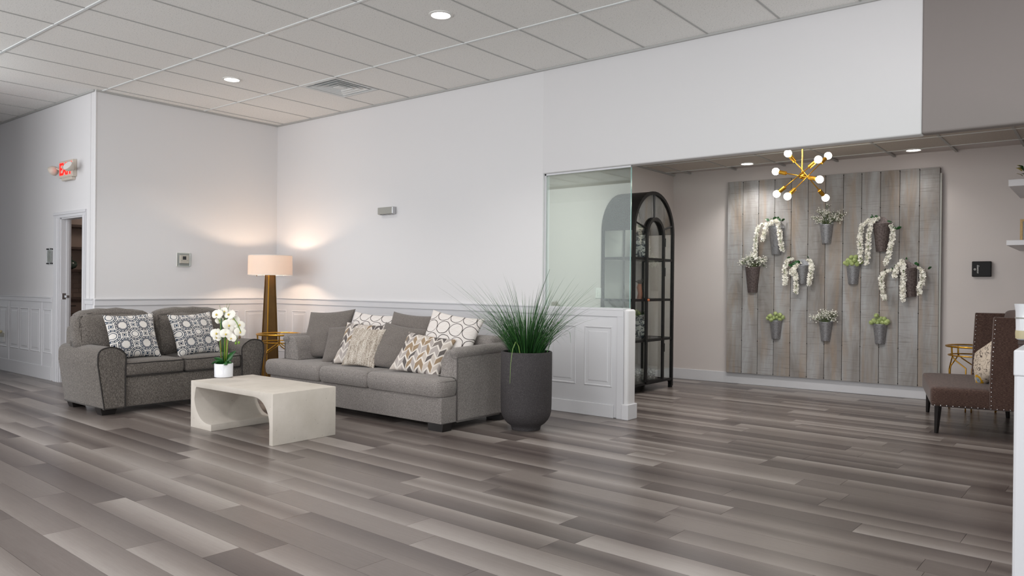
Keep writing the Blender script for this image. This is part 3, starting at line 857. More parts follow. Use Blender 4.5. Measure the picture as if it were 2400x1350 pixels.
pillow('throw_pillow', 'plain grey pillow leaning right of the knitted pillow', M['fab_pil'], (2.93, -.09, .625), .52, .48, .14, 16, 32, -7, g2, 9)
pillow('throw_pillow', 'grey and white leaf-print pillow lying against the right sofa arm', M['pat_chev'], (3.34, -.17, .59), .51, .43, .13, 20, 40, -8, g2, 10)
pillow('throw_pillow', 'white ring-print pillow at the right end of the sofa back', M['pat_rings'], (3.42, .08, .71), .58, .54, .15, 14, 27, -8, g2, 11)

# ------------------------------------------------------------------ coffee table
ct = [(0, .392), (1.19, .392), (1.19, 0), (1.145, 0)]
def arc(cx, cz, r, a0, a1, n=12): return [(cx+r*math.cos(R(a0+(a1-a0)*k/n)), cz+r*math.sin(R(a0+(a1-a0)*k/n))) for k in range(n+1)]
ct += arc(1.145-.20, .345-.20, .20, 0, 90) + [(.10, .345)] + arc(.10, .32, .025, 90, 180, 4) + arc(.055+.22, .055+.22-.0, .22, 180, 270)[1:]
ct = [p for p in ct] + [(.325, .055), (.325, 0), (0, 0)]
tb = done('coffee_table', prism(NB(), ct, -1.70, -1.115, 'y', .004, 2), M['stone'], None, 35, (2.116, 0, 0))
tag(tb, 'low cream cast-stone coffee table with curved cut-out in front of the sofas', 'table')

# ------------------------------------------------------------------ orchid
YAWR = math.atan2(RT.y, RT.x)
orc = thing('potted_orchid', 'white orchid with bamboo canes in a white pot on the coffee table', 'plant', (2.112, -1.398, .3925), YAWR)
done('pot', lathe(NB(), [(.068, 0), (.077, .006), (.079, .118), (.077, .121), (.072, .118), (.070, .10), (0, .10)], 40), M['white_ceramic'], orc, 50)
done('soil', lathe(NB(), [(.070, .103), (.03, .108), (0, .110)], 20, cap=False), M['soil'], orc)
def petal_bloom():
    bm = NB()
    for k, (a, ln, wd_) in enumerate(((90, .045, .022), (210, .042, .020), (330, .042, .020), (18, .048, .032), (162, .048, .032))):
        n = 5; L = []
        for i in range(n+1):
            s = i/n; w = wd_*math.sin(math.pi*min(1, s*.86+.10))**.7; x = s*ln
            row_ = []
            for j in (-1, -.4, .4, 1):
                z = .010*s-.014*s*s-.006*j*j+(.003 if k > 2 else 0)
                p = Vector((x, j*w, z)); p.rotate(Euler((0, 0, R(a)))); row_.append(bm.verts.new(p))
            L.append(row_)
        for p, q in zip(L, L[1:]):
            for i in range(3): bm.faces.new((p[i], q[i], q[i+1], p[i+1]))
    return bm
bl0 = None
BL = [(225, 190, .02, 1), (275, 150, -.03, .8), (440, 190, .02, 1.05), (492, 285, -.01, 1), (450, 370, .035, 1.1), (605, 372, .0, .95), (400, 525, .04, 1), (222, 525, .02, 1.05), (240, 300, -.02, .7), (632, 495, .02, .95), (490, 600, .03, .85), (545, 440, .01, .9), (345, 130, .0, .7), (210, 600, .0, .75)]
rnd = random.Random(3)
for cx_, cy_, dep, sc in BL:
    lat = (cx_-335)*.0005; upz = (1290-cy_)*.0005
    if bl0 is None:
        o = done('bloom', petal_bloom(), M['petal'], orc, 180); bl0 = o
        c = done('throat', sphere(NB(), (0, -.004, .008), .0075, 10, 6, (.8, 1.1, 1.2)), M['petal_y'], o, 180); th0 = c.data
    else:
        o = link('bloom', bl0.data, None, orc); link('throat', th0, None, o)
    o.location = (lat, -dep, upz); o.scale = (sc*1.14,)*3
    o.rotation_euler = (R(84+rnd.uniform(-25, 20)), R(rnd.uniform(-15, 15)), R(rnd.uniform(-45, 45)))
def stem(pts, r, mat, name='stem'): return done(name, tube(NB(), [(a, -c, b) for a, b, c in pts], r, 6), mat, orc, 180)
stem([(-.02, .11, 0), (-.035, .30, .0), (-.03, .46, 0), (-.055, .55, .01)], .0035, M['leaf_lt'])
stem([(.01, .11, 0), (.005, .34, .0), (.02, .52, 0), (.06, .56, .02), (.12, .48, .02), (.155, .40, .02)], .0035, M['leaf_lt'])
stem([(0, .11, 0), (-.012, .30, .01), (-.022, .52, .01)], .0045, M['leaf'])
stem([(.02, .11, 0), (.035, .28, .01), (.07, .44, .02), (.13, .44, .02), (.118, .33, .02), (.115, .29, .02)], .003, M['leaf_lt'])
for xx, tp, md in ((-.035, .34, 'cane'), (.025, .34, 'cane'), (.035, .50, 'leaf_lt'), (.0, .50, 'leaf_lt'), (.012, .58, 'leaf_lt')):
    stem([(xx*.7, .10, -.01), (xx, tp, -.01)], .0055 if md == 'cane' else .004, M[md], 'cane')
for k in range(5):
    a = rnd.uniform(-.5, .5)
    stem([(a*.05, .4, 0), (a*.12, .56, .0), (a*.28, .60+.05*rnd.random(), 0)], .0012, M['leaf_lt'], 'tendril')
for p in ((.145, .352), (.10, .333), (.138, .306), (.112, .30)):
    done('bud', sphere(NB(), (p[0], -.02, p[1]), .011, 8, 6, (1, 1, 1.2)), M['bud' if p[1] > .32 else 'leaf_lt'], orc, 180)
def leaf_bm(L, w, droop=.25, n=7):
    bm = NB(); rows = []
    for i in range(n+1):
        s = i/n; ww = w*math.sin(math.pi*(s*.93+.05))**.75; z = L*(.55*s-droop*1.9*s*s)
        rows.append([bm.verts.new((s*L, j*ww, z+.20*ww*abs(j))) for j in (-1, 0, 1)])
    for p, q in zip(rows, rows[1:]):
        for i in range(2): bm.faces.new((p[i], q[i], q[i+1], p[i+1]))
    return bm
for ang, L, w, dr in ((20, .15, .03, .08), (200, .10, .036, .25), (165, .11, .03, .42), (340, .09, .022, .30), (250, .09, .03, .2), (300, .10, .028, .4), (60, .11, .028, .2)):
    o = done('leaf', leaf_bm(L, w, dr), M['leaf'], orc, 180, (0, 0, .108), (R(38), R(-34 if ang in (20, 200, 60) else -14), R(ang)))
    sm = o.modifiers.new('thick', 'SOLIDIFY'); sm.thickness = .002

# ------------------------------------------------------------------ floor lamp
lamp = thing('floor_lamp', 'antique brass pyramid floor lamp with lit white drum shade in the corner', 'lamp', (-.16, .57, 0), YAWR)
def frustum(bm, r0, z0, r1, z1, n=4, a0=45):
    A = [bm.verts.new((r0*math.cos(R(a0+360*k/n)), r0*math.sin(R(a0+360*k/n)), z0)) for k in range(n)]
    B = [bm.verts.new((r1*math.cos(R(a0+360*k/n)), r1*math.sin(R(a0+360*k/n)), z1)) for k in range(n)]
    for k in range(n): bm.faces.new((A[k], A[(k+1) % n], B[(k+1) % n], B[k]))
    bm.faces.new(A[::-1]); bm.faces.new(B)
    return bm
bm = frustum(NB(), .115, .03, .058, 1.34, 4, 0); done('column', bm, M['brass_dark'], lamp)
for k in range(4):
    a = R(90*k); d = Vector((math.cos(a), math.sin(a), 0))
    done('edge_fin', tube(NB(), [d*.117+Vector((0, 0, .03)), d*.060+Vector((0, 0, 1.335))], .008, 4), M['brass' if k == 3 else 'brass_dark'], lamp)
done('base', frustum(NB(), .15, 0, .145, .03, 4, 0), M['brass_dark'], lamp)
bm = NB(); lathe(bm, [(.268, 1.322), (.272, 1.322), (.268, 1.572), (.264, 1.572), (.268, 1.322)], 48, cap=False)
done('shade', bm, M['shade'], lamp, 60)
bm = NB(); ring(bm, (0, 0, 1.571), .266, .004, 48, 6); ring(bm, (0, 0, 1.324), .270, .004, 48, 6); done('shade_rim', bm, M['white_plastic'], lamp, 180)
bm = NB()
for k in range(3):
    a = R(120*k+30); tube(bm, [(0, 0, 1.53), (.264*math.cos(a), .264*math.sin(a), 1.55)], .002, 5)
tube(bm, [(0, 0, 1.33), (0, 0, 1.53)], .006, 6); done('harp', bm, M['brass'], lamp)
done('bulb', sphere(NB(), (0, 0, 1.46), .022, 14, 10), emit('warm_bulb', (255, 220, 180), 8), lamp, 180)
done('pull_chain', tube(NB(), [(-.11, -.18, 1.325), (-.11, -.18, 1.305)], .005, 6), M['brass_dark'], lamp)
lp = light('floor_lamp_light', 'POINT', (-.16, .57, 1.46), 22, (1, .74, .53), shadow_soft_size=.03)
lp.parent = lamp; lp.location = (0, 0, 1.46)

# ------------------------------------------------------------------ side tables
def side_table(name, label, loc, rz, r=.255, zt=.625):
    t = thing(name, label, 'table', loc, rz, 'round brass side tables')
    done('top_ring', ring(NB(), (0, 0, zt-.008), r, .010, 56, 8), M['brass'], t, 180)
    done('glass_top', lathe(NB(), [(0, zt-.01), (r-.006, zt-.01), (r-.006, zt-.004), (0, zt-.004)], 48), M['clear'], t)
    done('lower_ring', ring(NB(), (0, 0, zt-.10), r-.02, .007, 56, 8), M['brass'], t, 180)
    for k in range(4):
        a = R(90*k+8); d = Vector((math.cos(a), math.sin(a), 0)); e = Vector((-d.y, d.x, 0))
        done('post', tube(NB(), [d*(r-.01)+Vector((0, 0, zt-.01)), d*(r-.015)+Vector((0, 0, zt-.105))], .0085, 8), M['brass'], t)
        for s in (-1, 1):
            a2 = R(90*k+8+s*38); d2 = Vector((math.cos(a2), math.sin(a2), 0))
            done('leg', tube(NB(), [d*(r-.018)+Vector((0, 0, zt-.11)), d*(r-.03)+e*s*.03+Vector((0, 0, zt-.145)), d2*(r-.035)+Vector((0, 0, zt-.22)), d2*(r-.03)+Vector((0, 0, zt-.25)), d2*(r-.03)+Vector((0, 0, .06)), d2*(r-.03)+Vector((0, 0, 0))], .0065, 7), M['brass'], t, 180)
    for k in range(4):
        a = R(90*k+53); d = Vector((math.cos(a), math.sin(a), 0))
        done('stretcher', tube(NB(), [d*(r-.05)+Vector((0, 0, .10)), Vector((0, 0, .02)), ], .005, 6), M['brass_dark'], t)
    return t
st = side_table('side_table', 'round brass side table with glass top between loveseat and sofa', (.47, .28, 0), R(-42))
st2 = side_table('side_table', 'round brass side table with glass top behind the brown settee', (7.10, 3.92, 0), R(-55), .235, .655)

# ------------------------------------------------------------------ planter with grass
pg = thing('potted_grass', 'tall ornamental green grass in a charcoal round-bottomed planter beside the sofa', 'plant', (4.305, .11, 0))
prof = [(.0, .002), (.122, .002), (.127, .022)] + [(.055+.161*math.sin(R(a)), .176-.161*math.cos(R(a))) for a in (28, 42, 56, 70, 82)] + [(.217, .20), (.219, .40), (.219, .655), (.214, .663), (.200, .663), (.196, .655), (.194, .58), (0, .58)]
done('planter', lathe(NB(), prof, 56), M['planter'], pg, 50)
done('soil', lathe(NB(), [(.195, .59), (.1, .60), (0, .605)], 24, cap=False), M['soil'], pg)
def blades(n, seed, rad, zbase, hmin, hmax, spread, wid):
    rg = random.Random(seed); bm = NB(); cl = bm.loops.layers.float_color.new('tone')
    for k in range(n):
        a = rg.uniform(0, 2*math.pi); r0 = rad*math.sqrt(rg.random()); h = rg.uniform(hmin, hmax)
        d = Vector((math.cos(a), math.sin(a), 0)); side = Vector((-d.y, d.x, 0))
        tw = rg.uniform(0, math.pi); side = side*math.cos(tw)+d*math.sin(tw)
        lean = spread*(.12+.88*r0/rad)*rg.uniform(.5, 1.25); bend = rg.uniform(.0, 1.05)**1.3
        p0 = d*r0*.75+Vector((0, 0, zbase)); n_s = 7; prev = None; tone = rg.random()*.75
        for i in range(n_s+1):
            s = i/n_s
            out = lean*h*(s**1.5); up = h*s*(1-.35*bend*s)-h*.30*bend*s**4
            p = p0+d*out+Vector((0, 0, up)); w = wid*(1-s)**.6*(.8 if i == 0 else 1)
            cur = (bm.verts.new(p-side*w), bm.verts.new(p+side*w))
            if prev:
                f = bm.faces.new((prev[0], prev[1], cur[1], cur[0]))
                for lo in f.loops:
                    tt = tone+.3*(s-.5)*(1 if tone > .2 else .3); tt = max(0, min(1, tt)); lo[cl] = (tt, tt, tt, 1)
            prev = cur
    return bm
gb = done('grass_blades', blades(620, 5, .17, .58, .44, .78, .92, .0025), M['grass'], pg, 180); gb['kind'] = 'stuff'
gb = done('stiff_blades', blades(110, 8, .15, .58, .42, .62, .42, .0042), M['grass'], pg, 180); gb['kind'] = 'stuff'
bm = NB(); cl = bm.loops.layers.float_color.new('tone')
def strand(pts, w, tone):
    prev = None
    for i, p in enumerate(pts):
        p = Vector(p); ww = w*(1-.8*i/(len(pts)-1)); cur = (bm.verts.new(p-RT*ww), bm.verts.new(p+RT*ww))
        if prev:
            for lo in bm.faces.new((prev[0], prev[1], cur[1], cur[0])).loops: lo[cl] = (tone, tone, tone, 1)
        prev = cur
bs = -FW; bs = Vector((bs.x, bs.y, 0)).normalized()
def fr(l, f, z): return tuple(RT*l+bs*f+Vector((0, 0, z)))
strand([fr(-.05, .15, .60), fr(-.07, .19, .72), fr(-.095, .225, .76), fr(-.12, .235, .70), fr(-.135, .24, .58), fr(-.14, .245, .42)], .005, .95)
strand([fr(.16, .05, .62), fr(.22, .06, .80), fr(.30, .08, .86), fr(.36, .09, .83), fr(.37, .09, .74)], .0035, .7)
strand([fr(.02, .0, .6), fr(.06, .0, .95), fr(.13, .0, 1.20), fr(.19, .0, 1.36)], .0055, .25)
gb = done('bent_blades', bm, M['grass'], pg, 180); gb['kind'] = 'stuff'

# ------------------------------------------------------------------ display cabinet
cb = thing('display_cabinet', 'black iron arched glass display cabinet standing behind the glass partition', 'cabinet', (3.80, 2.945, 0))
CW, CD, CS = .49, .20, 1.86      # half width, half depth, springing height
AR = .475                        # arch rise
def arch_pts(hw, zs, rise, n=18, x=0.): return [(x, -hw*math.cos(math.pi*k/n), zs+rise*math.sin(math.pi*k/n)) for k in range(n+1)]
def bar(bm, pts, t=.016, d=.016):
    """flat bar of square section in a plane x = const"""
    m = len(pts); rows = []
    for i, p in enumerate(pts):
        p = Vector(p); a = Vector(pts[max(i-1, 0)]); b = Vector(pts[min(i+1, m-1)]); tn = (b-a).normalized(); nn = Vector((0, -tn.z, tn.y))
        rows.append([bm.verts.new(p+nn*s*t+Vector((q*d, 0, 0))) for s, q in ((-1, -1), (1, -1), (1, 1), (-1, 1))])
    for a, b in zip(rows, rows[1:]):
        for j in range(4): bm.faces.new((a[j], a[(j+1) % 4], b[(j+1) % 4], b[j]))
    bm.faces.new(rows[0][::-1]); bm.faces.new(rows[-1]); return bm
ff = done('front_frame', bar(NB(), [(CD, -CW+.016, .02)]+[(CD, -CW+.016, CS)]+arch_pts(CW-.016, CS, AR-.016, 22, CD)[1:-1]+[(CD, CW-.016, CS), (CD, CW-.016, .02)], .019, .015), M['black_metal'], cb)
bfm = done('back_frame', bar(NB(), [(-CD, -CW+.016, .02)]+[(-CD, -CW+.016, CS)]+arch_pts(CW-.016, CS, AR-.016, 22, -CD)[1:-1]+[(-CD, CW-.016, CS), (-CD, CW-.016, .02)], .014, .012), M['black_metal'], cb)
# rounded sheet roof
bm = NB(); A = arch_pts(CW, CS, AR, 22, -CD-.01); B = arch_pts(CW, CS, AR, 22, CD+.01); A2 = arch_pts(CW-.01, CS, AR-.01, 22, -CD-.01); B2 = arch_pts(CW-.01, CS, AR-.01, 22, CD+.01)
va, vb, va2, vb2 = [[bm.verts.new(p) for p in q] for q in (A, B, A2, B2)]
for i in range(22):
    bm.faces.new((va[i], vb[i], vb[i+1], va[i+1])); bm.faces.new((va2[i], va2[i+1], vb2[i+1], vb2[i])); bm.faces.new((va[i], va[i+1], va2[i+1], va2[i])); bm.faces.new((vb[i], vb2[i], vb2[i+1], vb[i+1]))
done('roof', bm, M['black_metal'], cb, 40)
for z in (.095, .60, 1.068, 1.545):
    done('shelf', bx(-CD, CD, -CW+.02, CW-.02, z-.008, z+.006), M['black_metal'], cb)
    for s in (-1, 1):
        done('side_rail', bx(-CD, CD, s*(CW-.016)-.012, s*(CW-.016)+.012, z-.016, z+.014), M['black_metal'], cb)
for s in (-1, 1):
    done('front_rail', bx(CD-.012, CD+.012, -CW, CW, .09 if s < 0 else .085, .118), M['black_metal'], cb) if s < 0 else None
# arched door: frame with glazing bars
DW = .205; DS = 1.80
dr = done('door', bar(NB(), [(CD+.018, -DW, .125), (CD+.018, -DW, DS)]+arch_pts(DW, DS, .215, 16, CD+.018)[1:-1]+[(CD+.018, DW, DS), (CD+.018, DW, .125), (CD+.018, -DW, .125)], .020, .012), M['black_metal'], cb)
for z in (.60, 1.068, 1.545): done('glazing_bar', bx(CD+.008, CD+.026, -DW, DW, z-.014, z+.014), M['black_metal'], dr)
done('knob', sphere(NB(), (CD+.045, -DW+.0, 1.07), .016, 10, 8), M['amber'], dr, 180)
for z in (.5, 1.4, 1.75): done('hinge', tube(NB(), [(CD+.03, DW+.02, z-.05), (CD+.03, DW+.02, z+.05)], .008, 8), M['black_metal'], dr)
for z in (.60, 1.068, 1.545):
    for s in (-1, 1):
        y0, y1 = sorted((s*(DW+.02), s*(CW-.02)))
        done('glazing_bar', bx(CD-.01, CD+.010, y0, y1, z-.014, z+.014), M['black_metal'], cb)
bm = NB()
tube(bm, [(CD, -DW-.0, DS+.10), (CD, -CW+.03, CS+.10)], .010, 6); tube(bm, [(CD, DW, DS+.10), (CD, CW-.03, CS+.10)], .010, 6); tube(bm, [(CD, 0, DS+.22), (CD, 0, CS+AR-.02)], .009, 6)
done('fan_bars', bm, M['black_metal'], cb)
done('front_glass', prism(NB(), [(-CW+.02, .12), (CW-.02, .12)]+[(p[1], p[2]) for p in arch_pts(CW-.02, CS, AR-.02, 18)][::-1], CD-.003, CD+.001, 'x'), M['clear'], cb)
for s in (-1, 1): done('side_glass', bx(-CD+.01, CD-.01, s*(CW-.014)-.002, s*(CW-.014)+.002, .12, CS), M['clear'], cb)
done('back_panel_bar', bx(-CD-.006, -CD+.006, -.012, .012, .1, CS+AR-.03), M['black_metal'], cb)
for sx_ in (-1, 1):
    for sy_ in (-1, 1):
        bm = bx(sx_*(CD-.012)-.02, sx_*(CD-.012)+.02, sy_*(CW-.018)-.02, sy_*(CW-.018)+.02, 0, .10)
        prism(bm, [(sy_*(CW-.03), .10), (sy_*(CW-.09), .10), (sy_*(CW-.03), .05)], sx_*(CD-.012)-.015, sx_*(CD-.012)+.015, 'x')
        done('foot', bm, M['black_metal'], cb)
jar = [(.045, 0), (.062, .01), (.070, .05), (.092, .13), (.097, .18), (.085, .215), (.055, .23), (.048, .25), (.060, .262), (.066, .29), (.058, .292), (.045, .26)]
def vase(label, loc, sc, plant):
    t = thing('ginger_vase', label, 'vase', loc, 0, 'patterned vases in the display cabinet')
    done('body', lathe(NB(), [(r*sc, z*sc) for r, z in jar], 28), M['blueware'], t, 60)
    if plant:
        gb = done('foliage', blades(90, 4, .05, .25*sc, .05, .12, .9, .005), M['grass'], t, 180); gb['kind'] = 'stuff'
    else:
        done('finial_lid', lathe(NB(), [(.06, .292), (.064, .30), (.03, .33), (.012, .335), (.018, .35), (0, .36)], 20, cap=False), M['black_metal'], t, 60)
vase('blue and white patterned vase with dark lid on the upper cabinet shelf', (3.80, 2.975, 1.552), .98, False)
vase('blue and white patterned vase with a green plant on the lower cabinet shelf', (3.80, 2.965, .607), .98, True)
t = thing('bird_figurine', 'dark bird figurine on an orange trunk inside the display cabinet', 'ornament', (3.82, 2.935, 1.075))
done('trunk', tube(NB(), [(0, 0, 0), (.005, .008, .07), (-.005, 0, .14), (0, .005, .18)], [.034, .026, .030, .022], 10), M['amber'], t, 180)
bm = sphere(NB(), (0, 0, .205), .03, 10, 8, (.9, 1.9, .8)); sphere(bm, (0, .055, .225), .017, 8, 6); tube(bm, [(0, .065, .226), (0, .095, .222)], [.007, .001], 6); tube(bm, [(0, -.04, .205), (0, -.10, .21)], [.014, .005], 6)
done('bird', bm, M['black_wood'], t, 180)
for k, (yy, xx, lab) in enumerate(((2.872, 3.80, 'nearest the knee wall end'), (3.06, 3.76, 'behind the left door bar'), (3.20, 3.84, 'right of the left door bar'))):
    o = done('canister', lathe(NB(), [(.048, 0), (.055, .01), (.055, .125), (.05, .132), (0, .132)], 24), M['dots'], None, 50, (xx, yy, .102))
    tag(o, 'small white dotted canister on the cabinet floor, %s' % lab, 'canister', 'dotted canisters in the cabinet')
o = done('light_switch', bx(0, .008, -.06, .06, -.06, .06, .003, 2), M['white_plastic'], None, None, (3.575, 2.41, 1.145))
tag(o, 'white light switch plate seen through the glass partition', 'switch')
for dy in (-.025, .025): done('rocker', bx(.008, .013, dy-.015, dy+.015, -.035, .035, .002, 1), M['white_plastic'], o)

# ------------------------------------------------------------------ wood accent panel and wall planters
ap = thing('wood_panel', 'large weathered grey plank panel on the back room wall', 'panel', tuple(wd(4.352)), AD)
NBD = 12; bw = 2.372/NBD
done('backing', bx(0, 2.372, -.045, -.002, .15, 2.56), M['walnut'], ap)
me_b = None
for k in range(NBD):
    if me_b is None:
        o = done('board', bx(.0022, bw-.0022, -.066, -.045, 0, 2.425, .002, 1), M['board'], ap); me_b = o.data
    else: o = link('board', me_b, None, ap)
    o.location = (k*bw, random.uniform(-.0015, .0015), .143)
bm = NB()
for k in range(1, NBD):
    for q in range(7):
        sphere(bm, (k*bw, -.067, .16+q*2.39/6), .006, 6, 4, (1, .5, 1))
o = done('nail_heads', bm, M['dark'], ap); o['kind'] = 'stuff'
done('side_strip', bx(2.372, 2.39, -.06, -.004, .15, 2.50), M['grey_plastic'], ap)

def bucket_bm(rt, rb, h):
    """half-round wall bucket with flat back and raised pointed back plate"""
    bm = NB(); n = 16
    out = [[bm.verts.new((r*math.cos(math.pi+math.pi*j/n), r*math.sin(math.pi+math.pi*j/n)*.92, z)) for j in range(n+1)] for r, z in ((rb*.96, 0), (rb, .004), (rt*.995, h-.012), (rt*1.02, h-.008), (rt*1.02, h), (rt*.94, h), (rt*.9, h-.04))]
    for a, b in zip(out, out[1:]):
        for j in range(n): bm.faces.new((a[j], a[j+1], b[j+1], b[j]))
    bm.faces.new(out[0]); bm.faces.new(out[-1][::-1])
    return bm
def plate_bm(rt, rb, h):
    bm = NB(); prism(bm, [(-rb, 0), (rb, 0), (rt, h), (rt*.95, h+.02), (.02, h+.075), (-.02, h+.075), (-rt*.95, h+.02), (-rt, h)], -.002, .002, 'y'); return bm
def pom_bm(seed=0):
    rg = random.Random(seed); bm = NB(); bmesh.ops.create_icosphere(bm, subdivisions=2, radius=.026)
    for v in bm.verts: v.co *= rg.uniform(.9, 1.1)
    for f in list(bm.faces):                # short blunt filaments
        c = f.calc_center_median(); n = c.normalized(); t = n.orthogonal().normalized(); u = n.cross(t)
        a = [bm.verts.new(c*.9+t*.003*math.cos(x)+u*.003*math.sin(x)) for x in (0, 2.1, 4.2)]; b = bm.verts.new(c+n*.007)
        for i in range(3): bm.faces.new((a[i], a[(i+1) % 3], b))
    return bm
ME_POM = bpy.data.meshes.new('pompom_flower'); b_ = pom_bm(); b_.to_mesh(ME_POM); b_.free(); ME_POM.materials.append(M['moss'])
def little_flower(bm, c, s, rg):
    c = Vector(c); ax = Vector((rg.uniform(-1, 1), rg.uniform(-1.2, .2), rg.uniform(-.6, .8))).normalized(); t = ax.orthogonal().normalized(); u = ax.cross(t); k0 = rg.uniform(0, 6)
    cv = bm.verts.new(c)
    for k in range(4):
        a = k0+k*math.pi/2
        d = t*math.cos(a)+u*math.sin(a); e = -t*math.sin(a)+u*math.cos(a)
        p1 = bm.verts.new(c+(d*.6+e*.45)*s+ax*s*.25); p2 = bm.verts.new(c+d*s*1.05+ax*s*.42); p3 = bm.verts.new(c+(d*.6-e*.45)*s+ax*s*.25)
        bm.faces.new((cv, p3, p2, p1))
def strand_bm(path, rg, n=46, rad=.019, s=.018):
    bm = NB(); P = [Vector(p) for p in path]
    L = [0]
    for a, b in zip(P, P[1:]): L.append(L[-1]+(b-a).length)
    for k in range(n*3):
        t = (k+.5)/(n*3)*L[-1]; i = max(j for j in range(len(P)-1) if L[j] <= t); f = (t-L[i])/(L[i+1]-L[i]); p = P[i].lerp(P[i+1], f)
        taper = .55+.6*math.sin(math.pi*min(1, .18+.75*(1-t/L[-1])))
        a = k*2.4; p = p+Vector((math.cos(a)*rad*taper, math.sin(a)*rad*taper*.8, rg.uniform(-.006, .006)))
        little_flower(bm, p, s*rg.uniform(.8, 1.15), rg)
    return bm
def breath(parent, h, rt, spread, tall, seed, lobes):
    rg = random.Random(seed); st_ = NB(); fl = NB()
    for k in range(46):
        lx_, lz_ = rg.choice(lobes); end = Vector((lx_+rg.gauss(0, spread*.36), -.05+rg.gauss(0, .03), h+.02+abs(lz_+rg.gauss(0, tall*.30))))
        base = Vector((rg.uniform(-.5, .5)*rt, -.04, h-.03)); mid = base.lerp(end, .5)+Vector((0, 0, .02))
        tube(st_, [base, mid, end], [.0016, .0013, .0009], 4, False)
        for q in range(13):
            p = end+Vector((rg.gauss(0, .016), rg.gauss(0, .016), rg.gauss(0, .016)))
            tube(st_, [mid.lerp(end, .6), p], .0008, 3, False); little_flower(fl, p, .0072, rg)
        for q in range(3):
            p = mid.lerp(end, rg.random())+Vector((rg.gauss(0, .015), rg.gauss(0, .01), rg.gauss(0, .015))); d = Vector((rg.uniform(-1, 1), -.4, rg.uniform(-.3, 1))).normalized()*.018; e = d.orthogonal().normalized()*.003
            st_.faces.new([st_.verts.new(p-e), st_.verts.new(p+d), st_.verts.new(p+e)])
    a = done('sprigs', st_, M['twig'], parent); a['kind'] = 'stuff'
    b = done('tiny_flowers', fl, M['cream_petal'], parent); b['kind'] = 'stuff'
def small_leaf(parent, p, ang, L=.05):
    o = done('leaf', leaf_bm(L, L*.3, .15, 4), M['leaf'], parent, 180, p, (R(-60), R(-20), R(ang))); return o
big = (.092, .058, .32); sml = (.076, .052, .226)
WP = [('wisteria', 4.972, 1.956, big, 'wall planter with drooping white wisteria, upper left on the plank panel', 'galv'),
      ('breath', 5.553, 1.981, sml, "small galvanised wall planter with spreading baby's breath under the chandelier", 'galv'),
      ('wisteria', 6.149, 1.969, big, 'rusty wall planter with a tall arch of white wisteria, upper right on the panel', 'rust'),
      ('breath', 4.683, 1.483, big, "large dark wall planter with baby's breath at the left edge of the panel", 'rust'),
      ('wisteria', 5.284, 1.50, sml, 'small wall planter half covered by white wisteria, middle of the panel', 'galv'),
      ('balls', 5.851, 1.502, sml, 'wall planter with green ball flowers below the upper right wisteria', 'galv'),
      ('wisteria', 6.448, 1.458, big, 'tilted dark wall planter with white wisteria at the right side of the panel', 'rust'),
      ('balls', 4.977, .826, sml, 'wall planter with green ball flowers, left one in the bottom row', 'galv'),
      ('breath', 5.557, .828, sml, "small wall planter with compact baby's breath in the bottom row", 'galv'),
      ('balls', 6.144, .826, sml, 'wall planter with green ball flowers, right one in the bottom row', 'galv')]
STR = {0: [[(-.02, .05), (-.13, .06), (-.19, .03), (-.215, -.06), (-.235, -.22), (-.225, -.37)], [(0, .07), (-.08, .06), (-.12, -.02), (-.145, -.16)], [(-.01, .09), (.03, .07), (.06, -.04), (.075, -.16), (.10, -.28)], [(-.05, .09), (.0, .09), (.04, .06)]],
       2: [[(-.02, .06), (-.12, .04), (-.19, -.02), (-.215, -.16), (-.205, -.30), (-.20, -.44)], [(-.04, .05), (-.10, .0), (-.12, -.12), (-.125, -.30), (-.14, -.47)], [(.10, -.02), (.13, -.10), (.115, -.24), (.085, -.38), (.05, -.48)]],
       4: [[(-.10, .08), (-.16, .06), (-.19, -.04), (-.175, -.15), (-.18, -.24)], [(-.02, .03), (-.08, -.02), (-.06, -.10), (-.045, -.22), (-.055, -.34)], [(.06, .06), (.10, .06), (.13, 0), (.115, -.13), (.10, -.24)], [(-.04, .0), (-.10, -.05), (-.11, -.12)]],
       6: [[(-.14, .0), (-.24, -.03), (-.27, -.10), (-.265, -.22), (-.245, -.34)], [(-.04, .08), (-.10, .02), (-.13, -.09)], [(-.05, .10), (-.03, .02), (-.045, -.12), (-.06, -.26), (-.06, -.36)], [(.11, .0), (.15, -.05), (.15, -.14), (.11, -.22), (.105, -.30)]]}
